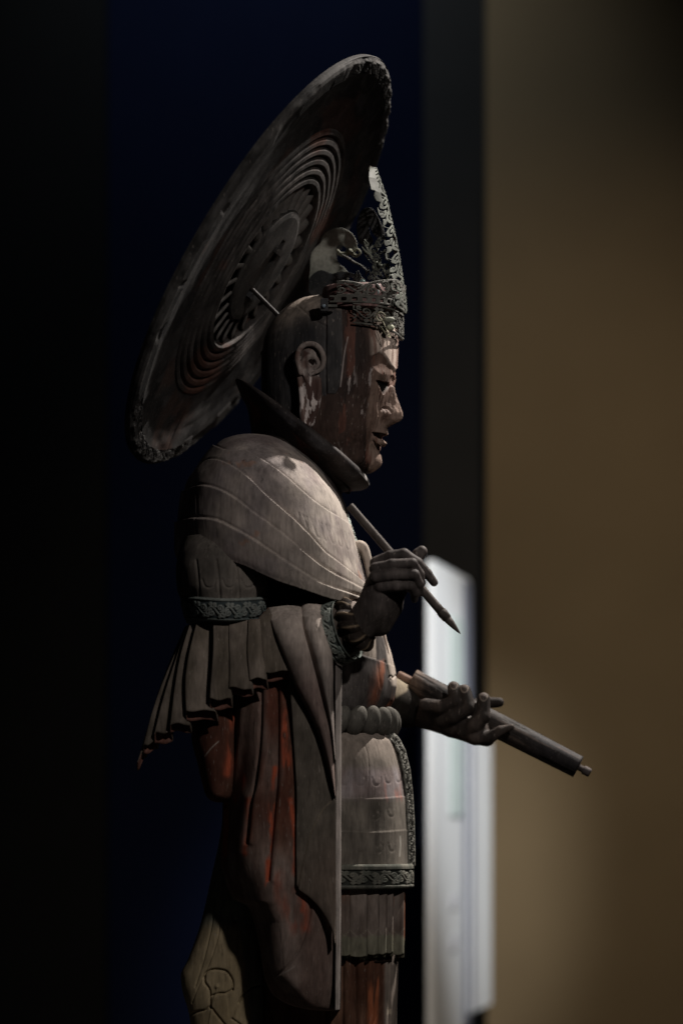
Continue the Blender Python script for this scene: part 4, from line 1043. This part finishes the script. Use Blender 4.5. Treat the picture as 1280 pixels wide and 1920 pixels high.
add_tube('roller_knob', np.array([s0-sd*0.030, s0-sd*0.028, s0-sd*0.012, s0-sd*0.001]), mm(6.5, 8.2, 8.4, 8.4), M_SKIN, SCR, (0.17, 0.11, 0.085), 20)
add_tube('roller_knob', np.array([s1+sd*0.001, s1+sd*0.010, s1+sd*0.011, s1+sd*0.024, s1+sd*0.026]), mm(6.2, 6.2, 8.6, 8.6, 7.0), M_SKIN, SCR, (0.06, 0.05, 0.048), 20)

# ================================================================== CROWN
CR = empty('openwork_crown', tuple(head_place(np.array([0.0, 0.0, HZ+0.93]))), 'tall blackened openwork metal crown worn on the carved head', 'crown')
CK = np.array([(540, 600, 752, 0.108, 2.4, 0), (583, 600, 750, 0.112, 2.4, 0.0), (610, 600, 748, 0.114, 2.4, 0), (660, 600, 746, 0.116, 2.4, 0.0)], float)
def crown_grid(a0, a1, py0, py1, grow, na, nv, lean=0.0):
    """strip round the brow: a = angle from the front (0) towards the near side (+), degrees; rows may depend on the angle"""
    a = np.radians(np.linspace(a0, a1, na))[None]; v = np.linspace(0, 1, nv)[:, None]
    e = 2.4
    c, s = np.cos(a), np.sin(a)
    cx = np.sign(c)*np.abs(c)**(2/e); cy = np.sign(s)*np.abs(s)**(2/e)
    t0 = py0(np.degrees(a)); t1 = py1(np.degrees(a))
    qy = t0*(1-v)+t1*v
    F_ = (748-622)/1000/CT; Bk = 0.095
    g = grow + lean*(1-v)
    lx = (F_+g)*np.clip(cx, 0, 1) + (Bk+g)*np.clip(cx, -1, 0)
    ly = -(0.112+g)*cy
    z = HZ+(HPY-qy)*0.001
    return head_place(np.stack(np.broadcast_arrays(lx, ly, z), -1)), np.degrees(a)+0*v, v+0*a
BRZ = (0.058, 0.056, 0.049); BRL = (0.20, 0.205, 0.17)
def crown_strip(name, a0, a1, py0, py1, grow, fn, thick=0.002, res=0.00095, lean=0.0, tint=None, relief=0.0012):
    R = 0.12; na = int(abs(math.radians(a1-a0))*R/res); h = abs(float(np.mean(py1(np.array([0.]))-py0(np.array([0.])))))/1000
    nv = max(4, int(h/res))
    G, A, Vv = crown_grid(a0, a1, py0, py1, grow, na, nv, lean)
    solid = fn(A, Vv)              # distance-like: >0 keep
    keep = solid > 0; kf = keep[:-1, :-1] & keep[1:, 1:]
    n = gnormals(G); 
    G = G + n*(relief*np.clip(solid*8, 0, 1)-relief)[..., None]*1.0
    t = mottled(G, tint[0] if tint else BRZ, tint[1] if tint else (0.095, 0.092, 0.082), hash(name) % 7+200, 60, (1,1,1))
    # orient outward
    f = G[1:2, :-1]-G[:1, :-1]; c0 = head_place(np.array([0, 0, HZ+0.95]))
    nn = n[nv//2, na//2]
    out = G[nv//2, na//2]-c0; out[2] = 0
    if nn@out < 0: G = G[:, ::-1]; t = t[:, ::-1]; kf = kf[:, ::-1]
    return sheet(name, G, thick, M_METAL, CR, t, keep=kf)
def scroll_fn(tiles, wd=0.055, border=0.10, vlo=0.0, vhi=1.0):
    def f(A, V):
        u = A/360.0*tiles
        p = pattern(u, (V-0.06)/0.88)
        b = np.minimum(V, 1-V)
        return np.maximum(wd-p, border-b)
    return f
c_ = lambda v: (lambda a: v+0*a)
lin = lambda p, q: (lambda a: np.interp(np.abs(a), [0, 40, 90], [p, (p+q)/2, q]))
crown_strip('brow_band', -100, 66, lambda a: np.interp(np.abs(a), [0, 90], [592, 584]), lambda a: np.interp(np.abs(a), [0, 25, 45, 90], [640, 634, 628, 622]), 0.004, scroll_fn(15, 0.040, 0.09))
crown_strip('upper_rail', -100, 84, c_(574), c_(587), 0.007, lambda A, V: np.where((np.abs(V-0.5) < 0.22) & (((A/9.0) % 1.0) < 0.42) & (A < 90), -1, 1), relief=0.0)
# cresting above the rail: scroll openwork between scalloped tips
def crest_fn(A, V):
    top = 0.42 - 0.30*np.abs(np.sin(np.radians(A*3.2)))**0.7
    p = pattern(A/360*13, V*0.9+0.05)
    return np.where(V > top, np.maximum(0.042-p, 0.12-(1-V)), -1) + np.where((V > top) & (V < top+0.07), 1, 0)
crown_strip('cresting', -100, 79, lambda a: np.interp(np.abs(a), [0, 30, 60, 118], [520, 536, 541, 548]), c_(575), 0.006, crest_fn, lean=0.002)
# wood crown of the head seen through the openwork
G, _ = head_surface(0.0, 2.0, 200, False, np.array([(546, 615, 738, 0.088, 2.4, 0), (547, 612, 742, 0.094, 2.4, 0), (552, 610, 744, 0.100, 2.4, 0), (575, 608, 745, 0.104, 2.4, 0), (592, 606, 744, 0.106, 2.4, 0)], float))
G = head_place(G)
px, py = proj(G)
closed_grid('crown_cap', G, M_SKIN, CR, mixc(mottled(G, (0.075, 0.035, 0.032), (0.16, 0.10, 0.095), 210, 40), (0.10, 0.08, 0.07), sstep(0.5, 0.7, fbm(G, 30, (1,1,1), 3, 4))))
# side bracket, ring and flower boss
def hp(px_, py_, grow, ang):
    """point on the crown ring at a given angle (degrees from the front, + near side)"""
    G, _, _ = crown_grid(ang, ang+0.01, c_(py_), c_(py_+0.1), grow, 2, 2); return G[0, 0]
br = P(606, 572, -0.135)
box = np.array([(0,0,0)])
def small_box(name, cx, cy, cz, sx, sy, sz, mat, parent, tint, rot=0.0):
    V = np.array([(x, y, z) for x in (-1, 1) for y in (-1, 1) for z in (-1, 1)], float)*[sx/2, sy/2, sz/2]
    c, s = math.cos(rot), math.sin(rot); V = np.stack([V[:, 0]*c-V[:, 2]*s, V[:, 1], V[:, 0]*s+V[:, 2]*c], 1)+[cx, cy, cz]
    F = np.array([(0,1,3,2),(4,6,7,5),(0,4,5,1),(2,3,7,6),(0,2,6,4),(1,5,7,3)])
    o = link(name, raw_mesh(name, V, F, tint, False), mat, parent)
    b = o.modifiers.new('bevel', 'BEVEL'); b.width = 0.0012; b.segments = 2; return o
for (x, y, w_, h_, t_) in ((608, 572, 14, 24, (0.04, 0.04, 0.042)), (622, 574, 20, 5, (0.10, 0.10, 0.09))):
    c = P(x, y, -0.128); small_box('side_bracket', c[0], c[1], c[2], w_/1000, 0.012, h_/1000, M_METAL, CR, t_)
c = P(607, 574, -0.135); G = tube(np.array([c, c+[0, -0.004, 0]]), mm(4, 3), 14); closed_grid('rivet', G, M_METAL, CR, np.array((0.16, 0.20, 0.24)))
# flower boss with two petals and a round ring
bx, by = 727, 607
for (x, y, rx, rz, rot, tn) in ((729, 600, 11, 5.5, 0.1, BRL), (731, 614, 8, 6, -0.2, (0.34, 0.35, 0.26)), (722, 607, 6, 9, 0.5, BRZ)):
    a = np.linspace(0.02, np.pi-0.02, 12)[:, None]; b = np.linspace(0, 2*np.pi, 24, endpoint=False)[None]
    G = np.stack([np.sin(a)*np.cos(b)*rx/1000, np.sin(a)*np.sin(b)*0.007, (np.cos(a)+0*b)*rz/1000], -1)
    cr, sr = math.cos(rot), math.sin(rot)
    G = np.stack([G[..., 0]*cr-G[..., 2]*sr, G[..., 1], G[..., 0]*sr+G[..., 2]*cr], -1) + P(x, y, -0.103)
    closed_grid('flower_petal', G[:, ::-1], M_METAL, CR, np.array(tn))
th = np.linspace(0, 2*np.pi, 30)
add_tube('ring_link', np.array([P(713+8*math.cos(t), 594+8*math.sin(t), -0.122) for t in th[:-1]]), 0.0016, M_METAL, CR, (0.15, 0.14, 0.10), 8)
add_tube('wire_tie', P([714,722,731,716,712], [612,625,632,600,595], -0.116), 0.0009, M_METAL, CR, (0.3, 0.29, 0.2), 6)

# tall front plaque: curved plate, leafy outline, openwork
def plaque():
    res = 0.0010; H = 0.30; nv = int(H/res); W = 0.066; nu = int(2*W/res)
    v = np.linspace(0, 1, nv)[:, None]; u = np.linspace(-1, 1, nu)[None]       # v 0 top
    py = 318 + v*270
    xfr = pchip([318,345,370,420,470,520,560,590], [703,710,718,730,741,748,752,750], py)
    xne = pchip([318,345,370,400,440,490,540,590], [690,688,692,702,713,718,727,735], py)
    wv = np.interp(v, [0, .04, .1, .2, .3, .45, .6, .8, 1], [0.12, .45, .75, .95, .75, 0.72, .78, .9, 1.0])
    px_ = xfr - (xfr-xne)*np.abs(u)**1.7
    lx = (px_-622)/1000/CT + 0.003; ly = u*W*wv*np.where(u < 0, 1, 1)
    # shift so that the near edge lands where the photo shows it (turn of the head moves it left)
    lx = lx + np.abs(u)*W*wv*SN/CT
    lx = lx - 0.0*u
    z = HZ+(HPY-py)*0.001+0*u
    G = head_place(np.stack(np.broadcast_arrays(lx, ly, z), -1))
    pa = pattern(u*0.9*wv+0.25+0.5*(v > 2), (v*4.6) % 1.0*0.96+0.02)
    pb = pattern(v*5.2+0.4*u, np.clip(u*0.5*wv+0.5, 0, 1))
    solid = np.maximum(0.044-pb, 0.0)
    rim = sstep(0.90, 0.95, np.abs(u))+0*v
    mid = sstep(0.05, 0.02, np.abs(u))+0*v
    leaf = (v < 0.27)*(np.abs(u) > 0.52)*1.0
    keepv = (solid > 0) | (rim > 0.5) | (mid > 0.5) | (leaf > 0) | (np.abs((v*9) % 1-0.5) > 0.47)
    hole = (np.hypot((v-0.50)/0.03, (u+0.2)/0.25) < 1); keepv &= ~hole
    jag = 0.93+0.07*np.sin(v*60)+0.05*np.sin(v*23)
    keepv &= (np.abs(u) < jag) | (v < 0.2)
    kf = keepv[:-1, :-1] & keepv[1:, 1:]
    n = gnormals(G)
    if n[..., 0].mean() < 0: G = G[:, ::-1]; kf = kf[:, ::-1]
    t = mottled(G, (0.050, 0.054, 0.046), (0.105, 0.112, 0.096), 221, 50, (1,1,1))
    t = mixc(t, np.array((0.05, 0.052, 0.045)), (leaf > 0)*0.7)
    sheet('front_plaque', G, 0.0016, M_METAL, CR, t, keep=kf)
plaque()
# scroll branches beside the plaque
def scroll_path(L, Y, rad, tint, name='scroll_branch', seg=8):
    L = smooth_line(L, 6); n = len(L); r = np.interp(np.linspace(0, 1, n), np.linspace(0, 1, len(rad)), rad)/1000
    return add_tube(name, P(L[:, 0], L[:, 1], Y), r, M_METAL, CR, tint, seg)
def curl_pts(cx, cy, r, a0, turns, sg=1, n=14):
    s = np.linspace(0, 1, n); a = a0+sg*turns*2*np.pi*s; rr = r*(1-0.8*s); return [(cx+rr[i]*math.cos(a[i]), cy+rr[i]*math.sin(a[i])) for i in range(n)]
GB = (0.20, 0.21, 0.175)
scroll_path([(726,520),(716,500),(700,488),(690,470),(682,452)], -.04, [2.5,2.5,3,2.5,1], GB)
scroll_path([(684,462),(690,458),(683,449)], -.04, [3,2,0.8], GB)
scroll_path([(694,478),(684,470),(678,462)], -.04, [3,2,0.8], GB)
scroll_path(curl_pts(702, 468, 9, 2.2, 1.2, 1), -.04, [2.4, 2, 1.5], GB)
scroll_path([(712,490),(706,505),(700,500),(706,494)], -.04, [3,4,3,1.5], GB)
scroll_path(curl_pts(712, 455, 12, 0.3, 0.7, -1), -.035, [2, 2, 1.5], (0.12, 0.12, 0.11))
scroll_path([(718,528),(705,520),(700,508),(706,498),(716,500)], -.04, [2,2.4,2.4,2], (0.12, 0.12, 0.11))
scroll_path([(737,560),(727,548),(724,530),(730,515)], -.05, [2,2.5,2,1.2], GB)
for cx, cy in ((680, 528), (693, 540), (712, 545), (732, 545)):
    scroll_path(curl_pts(cx, cy, 8, 1.2, 1.1, 1), -.05, [2.2, 2, 1.4], BRZ)
scroll_path([(672,556),(676,545),(674,532),(680,528),(686,538),(684,550)], -.10, [2,3,3,4,3,2], (0.10, 0.15, 0.145), 'crest_leaf')
scroll_path([(704,560),(708,548),(703,540),(707,534),(712,540)], -.10, [2,3,3,2.4,1.5], (0.11, 0.14, 0.14), 'crest_leaf')
scroll_path([(650,562),(652,552),(648,545)], -.10, [2,2,1], BRZ, 'crest_leaf')
scroll_path([(694,334),(698,320),(694,312),(690,318)], -.01, [1.2,1.2,1,1], (0.12,0.11,0.08), 'finial_wire')
for y, x in ((361, 716), (430, 733), (470, 742), (518, 748), (384, 720)):
    scroll_path([(x, y), (x+5, y), (x+8, y-1)], -.01, [0.7, 0.5, 0.3], GB, 'finial_wire')
# far dark curl standing behind the plaque and the pale far wing
def plate_shape(name, outline, Y, thick, mat, parent, tint, holes=(), lace=0):
    xs = [p_[0] for p_ in outline]; ys = [p_[1] for p_ in outline]; st = 1.1
    gx = np.arange(min(xs)-2, max(xs)+2, st); gy = np.arange(min(ys)-2, max(ys)+2, st)
    X, Yy = np.meshgrid(gx, gy); sm = smooth_line(list(outline)+[outline[0]], 6)
    k = inside(X, Yy, sm)
    for h_ in holes: k &= ~inside(X, Yy, smooth_line(list(h_)+[h_[0]], 6))
    if lace:
        pt = pattern((X-min(xs))/lace, ((Yy-min(ys))/lace) % 1.0*0.96+0.02); ed_, _ = pdist(X, Yy, sm)
        k &= (pt < 0.05) | (ed_ < 1.6)
    yy = Y - 0.010*np.sin((X-min(xs))/(max(xs)-min(xs))*np.pi)
    G = P(X, Yy, yy); G = G[:, ::-1] if gnormals(G)[..., 1].mean() > 0 else G
    kk = k if G[0, 0, 0] < G[0, -1, 0] else k[:, ::-1]
    return sheet(name, G, thick, mat, parent, mottled(G, tint[0], tint[1], 230, 20, (1,1,1)), keep=kk[:-1, :-1] & kk[1:, 1:])
plate_shape('side_wing', [(581,500),(582,478),(590,464),(600,455),(606,440),(620,430),(638,427),(655,434),(666,447),(670,462),(665,474),(655,468),(640,458),(632,463),(630,478),(636,494),(648,505),(655,520),(640,545),(600,545),(580,530)],
            0.115, 0.003, M_METAL, CR, ((0.22, 0.225, 0.195), (0.31, 0.31, 0.27)))
scroll_path([(632,468),(638,476),(648,477),(655,470),(660,476),(668,480),(675,474),(670,467),(664,470)], .11, [2,4,5,5,3.5,3,2.4,2,1.5], (0.16, 0.16, 0.12), 'wing_curl')
scroll_path([(640,478),(652,484),(664,492),(676,498),(690,510)], .10, [2,2.5,2.2,2,1.5], BRZ, 'wing_curl')
plate_shape('far_curl', [(672,455),(668,430),(671,405),(682,390),(695,390),(706,402),(715,420),(722,440),(716,446),(706,444),(698,436),(692,424),(694,440),(700,452),(690,462)], 0.06, 0.003, M_METAL, CR, ((0.035, 0.035, 0.035), (0.05, 0.05, 0.05)))
plate_shape('far_curl', [(578,548),(580,520),(600,506),(622,512),(640,508),(660,512),(680,520),(690,540),(690,560),(600,560)], 0.085, 0.003, M_METAL, CR, ((0.02, 0.022, 0.024), (0.035, 0.035, 0.035)),
            holes=([(650,522),(660,520),(662,532),(652,534)], [(668,534),(676,532),(678,544),(670,545)]))

plate_shape('side_filigree', [(684,450),(694,464),(706,448),(718,440),(726,455),(730,490),(736,520),(744,562),(700,562),(705,535),(694,512),(702,500),(690,488),(680,470)], -0.035, 0.002, M_METAL, CR, ((0.045, 0.047, 0.040), (0.10, 0.105, 0.088)), lace=26)
plate_shape('side_filigree', [(640,560),(648,530),(660,540),(668,505),(680,520),(690,500),(700,525),(712,510),(724,535),(730,562)], 0.02, 0.002, M_METAL, CR, ((0.03, 0.032, 0.030), (0.055, 0.057, 0.052)), lace=30)

# ================================================================== HALO
hc = P(488, 493, 0.0)
A_ = np.array([0.52495142, -0.10162247, 0.84504372]); B_ = np.array([0.1900561, 0.98177323, 0.0]); N_ = np.array([0.8296413, -0.16060572, -0.53469722])
HA = empty('round_halo', tuple(hc), 'large tilted wooden disc halo with carved rings behind the head', 'halo')
def hpnt(r, a, h):
    r, a, h = np.broadcast_arrays(r, a, h)
    return hc + A_*(r*np.cos(a))[..., None] + B_*(r*np.sin(a))[..., None] + N_*h[..., None]
def lathe(name, prof, cols, tint_fn, mat=M_CLOTH, step=0.0016, rel=None, wob=0.0):
    K = np.array(prof, float); s = np.concatenate([[0], np.cumsum(np.hypot(*np.diff(K, axis=0).T))])
    q = np.unique(np.concatenate([np.arange(0, s[-1], step), s]))
    r = np.interp(q, s, K[:, 0]); h = np.interp(q, s, K[:, 1]); a = np.linspace(0, 2*np.pi, cols, endpoint=False)
    R = r[:, None]+0*a[None]; Hh = h[:, None]+0*a[None]; Am = a[None]+0*r[:, None]
    if wob: R = R*(1+wob*np.sin(a*2+1)[None]+wob*0.6*np.sin(a*5)[None])
    if rel is not None: Hh = Hh + rel(R, Am, Hh)
    G = hpnt(R, Am, Hh); t = tint_fn(G, R, Am, Hh)
    G = G[:, ::-1]; t = t[:, ::-1]
    n_r = len(q); V = G.reshape(-1, 3)
    return link(name, raw_mesh(name, V, grid_faces(n_r, cols, True, True), t.reshape(-1, 3)), mat, HA)
HB1, HB2 = (0.013, 0.0125, 0.013), (0.030, 0.0285, 0.028)
def t_plate(G, R, A, H):
    t = mottled(G, HB1, HB2, 301, 12, (1,1,1))
    t = mixc(t, (0.055, 0.053, 0.052), sstep(0.55, 0.7, fbm(G, 34, (1,1,1), 4, 302))*0.5)
    t = mixc(t, (0.06, 0.032, 0.024), sstep(0.56, 0.66, fbm(G, 9, (1,1,1), 4, 303))*0.5)
    return t
def rel_plate(R, A, H):
    return 0.0015*(vnoise(np.stack([R*60, np.cos(A)*8, np.sin(A)*8], -1), 4)-.5) - 0.0022*np.exp(-((np.sin((A-2.92)*1.0)*R)/0.0016)**2)*(np.cos(A-2.92) > 0)
# plate: slightly dished, with opening in the middle
lathe('disc_plate', [(0.168, 0.000), (0.30, 0.002), (0.36, 0.005), (0.400, 0.010), (0.405, 0.000), (0.405, -0.008), (0.168, -0.008)], 720, t_plate, rel=rel_plate)
def rel_rim(R, A, H):
    u = A/(2*np.pi)*44; vv_ = np.clip((R-0.397)/0.032, 0, 1)
    m = (H > 0.006)
    chunk = vnoise(np.stack([R*20, np.cos(A)*14, np.sin(A)*14], -1), 9)
    ends = np.clip(sstep(0.80, 0.93, np.abs(np.cos(A-0.12))), 0, 1)*((np.cos(A-0.12) > 0)*1.0 + (np.cos(A-0.12) < 0)*0.9)
    return ends*m*(0.0035*(1-sstep(0.04, 0.09, pattern(u, vv_))) - 0.0035) - 0.0025*m*sstep(0.6, 0.8, chunk)
def t_rim(G, R, A, H):
    t = mottled(G, (0.015, 0.0145, 0.0145), (0.036, 0.034, 0.033), 305, 20, (1,1,1))
    return mixc(t, (0.062, 0.059, 0.057), sstep(0.416, 0.422, R)*(H > -0.01)*sstep(0.38, 0.6, fbm(G, 24, (1,1,1), 4, 306))*0.85)  # outer bevel painted paler to strengthen its lit edge
lathe('rim', [(0.390, 0.004), (0.392, 0.009), (0.396, 0.011), (0.425, 0.012), (0.431, 0.009), (0.433, 0.002), (0.431, -0.006), (0.402, -0.010), (0.390, -0.006)], 1100, t_rim, rel=rel_rim, wob=0.002)
for i in range(6):
    r0_ = 0.170+i*0.0195; hh = 0.014-i*0.0017
    def t_ring(G, R, A, H, i=i):
        t = mottled(G, (0.026, 0.0235, 0.0225), (0.056, 0.050, 0.047), 310+i, 18, (1,1,1))
        return mixc(t, (0.085, 0.032, 0.020), sstep(0.56, 0.66, fbm(G, 7, (1,1,1), 4, 320))*0.55)
    lathe('carved_ring', [(r0_, hh-0.010), (r0_+0.001, hh-0.003), (r0_+0.004, hh), (r0_+0.012, hh-0.001), (r0_+0.0165, hh-0.005), (r0_+0.0175, hh-0.012), (r0_+0.0175, -0.004), (r0_, -0.004)], 420, t_ring,
          rel=lambda R, A, H: 0.0010*(vnoise(np.stack([R*40, np.cos(A)*12, np.sin(A)*12], -1), 12)-.5), wob=0.0)
# lotus petals round the hub
def petal_mesh():
    n, m = 12, 8; s = np.linspace(0, 1, n)[:, None]; u = np.linspace(-1, 1, m)[None]
    r = 0.085+s*0.082; wdt = (0.0085+0.0042*s)*np.sqrt(np.clip(1-((s-0.35)/0.68)**8, 0.02, 1))
    y = u*wdt; h = 0.003+0.004*(1-u**2)-0.001*s+0.005*u
    return np.stack([r+0*u, y, h+0*y], -1)
PM = petal_mesh(); first = None; NP = 24
M4 = lambda a: np.stack([A_*math.cos(a)+B_*math.sin(a), -A_*math.sin(a)+B_*math.cos(a), N_], 1)
Gp = PM @ np.eye(3)
pet_tint = mottled(Gp, (0.08, 0.075, 0.07), (0.13, 0.122, 0.114), 330, 60, (1,1,1))
from mathutils import Matrix
for i in range(NP):
    R3 = M4(2*math.pi*i/NP)
    if first is None:
        first = sheet('petal', Gp, 0.004, M_CLOTH, HA, pet_tint); o = first
    else:
        o = first.copy(); COL.objects.link(o)
    mt = Matrix(R3.tolist()).to_4x4(); mt.translation = Vector(hc); o.matrix_world = mt; o['_m'] = 1
# backing behind the petals and the hub with its slot
lathe('hub', [(0.0005, 0.015), (0.05, 0.016), (0.104, 0.014), (0.114, 0.012), (0.117, 0.008), (0.114, 0.003), (0.02, 0.001), (0.0005, 0.001)], 300,
      lambda G, R, A, H: mottled(G, (0.022, 0.021, 0.020), (0.040, 0.037, 0.035), 335, 18, (1,1,1)),
      rel=lambda R, A, H: -0.010*(H > 0.0105)*sstep(0.012, 0.009, np.abs(R*np.sin(A)-0.004))*sstep(0.062, 0.058, np.abs(R*np.cos(A)+0.004)))
lathe('back_board', [(0.0005, -0.009), (0.172, -0.009), (0.172, -0.016), (0.0005, -0.016)], 120, lambda G, R, A, H: np.broadcast_to((0.006, 0.0055, 0.005), G.shape).copy(), step=0.01)
def hb(name, u0, u1, v0, v1, h0, h1, tint):
    V = np.array([hpnt(np.hypot(u, v), math.atan2(v, u), h) for u in (u0, u1) for v in (v0, v1) for h in (h0, h1)])
    F = np.array([(0,1,3,2),(4,6,7,5),(0,4,5,1),(2,3,7,6),(0,2,6,4),(1,5,7,3)])
    return link(name, raw_mesh(name, V, F, tint, False), M_IRON, HA)
hb('iron_strap', -0.060, 0.052, -0.003, 0.010, 0.003, 0.009, (0.02, 0.02, 0.02))
hb('iron_clamp', 0.030, 0.040, -0.022, 0.026, 0.013, 0.023, (0.03, 0.028, 0.027))
hb('iron_clamp', -0.066, -0.052, -0.022, 0.020, 0.013, 0.025, (0.03, 0.03, 0.032))
add_tube('mounting_rod', np.array([P(455, 522, 0.0)*0.5+P(460, 527, 0)*0.5, P(470, 540, -0.02), P(500, 570, -0.01), P(522, 592, 0.0), P(545, 612, 0.0)]), 0.0042, M_IRON, HA, (0.011, 0.008, 0.007), 12)
add_tube('mounting_bolt', np.array([P(489, 662, 0.0), P(500, 664, 0.0)]), 0.004, M_IRON, HA, (0.05, 0.045, 0.04), 10)

# parents keep their places
bpy.context.view_layer.update()
for root in (ST, BR, SCR, CR, HA, pl):
    inv = root.matrix_world.inverted()
    for c in root.children:
        mw = c.matrix_world.copy() if not c.get('_m') else None
        c.matrix_parent_inverse = inv
for c in list(HA.children):
    if c.get('_m'): del c['_m']
petals = [c for c in HA.children if c.name.startswith('petal')]
for i, o in enumerate(petals):
    mt = Matrix(M4(2*math.pi*i/NP).tolist()).to_4x4(); mt.translation = Vector(hc)
    o.matrix_basis = mt
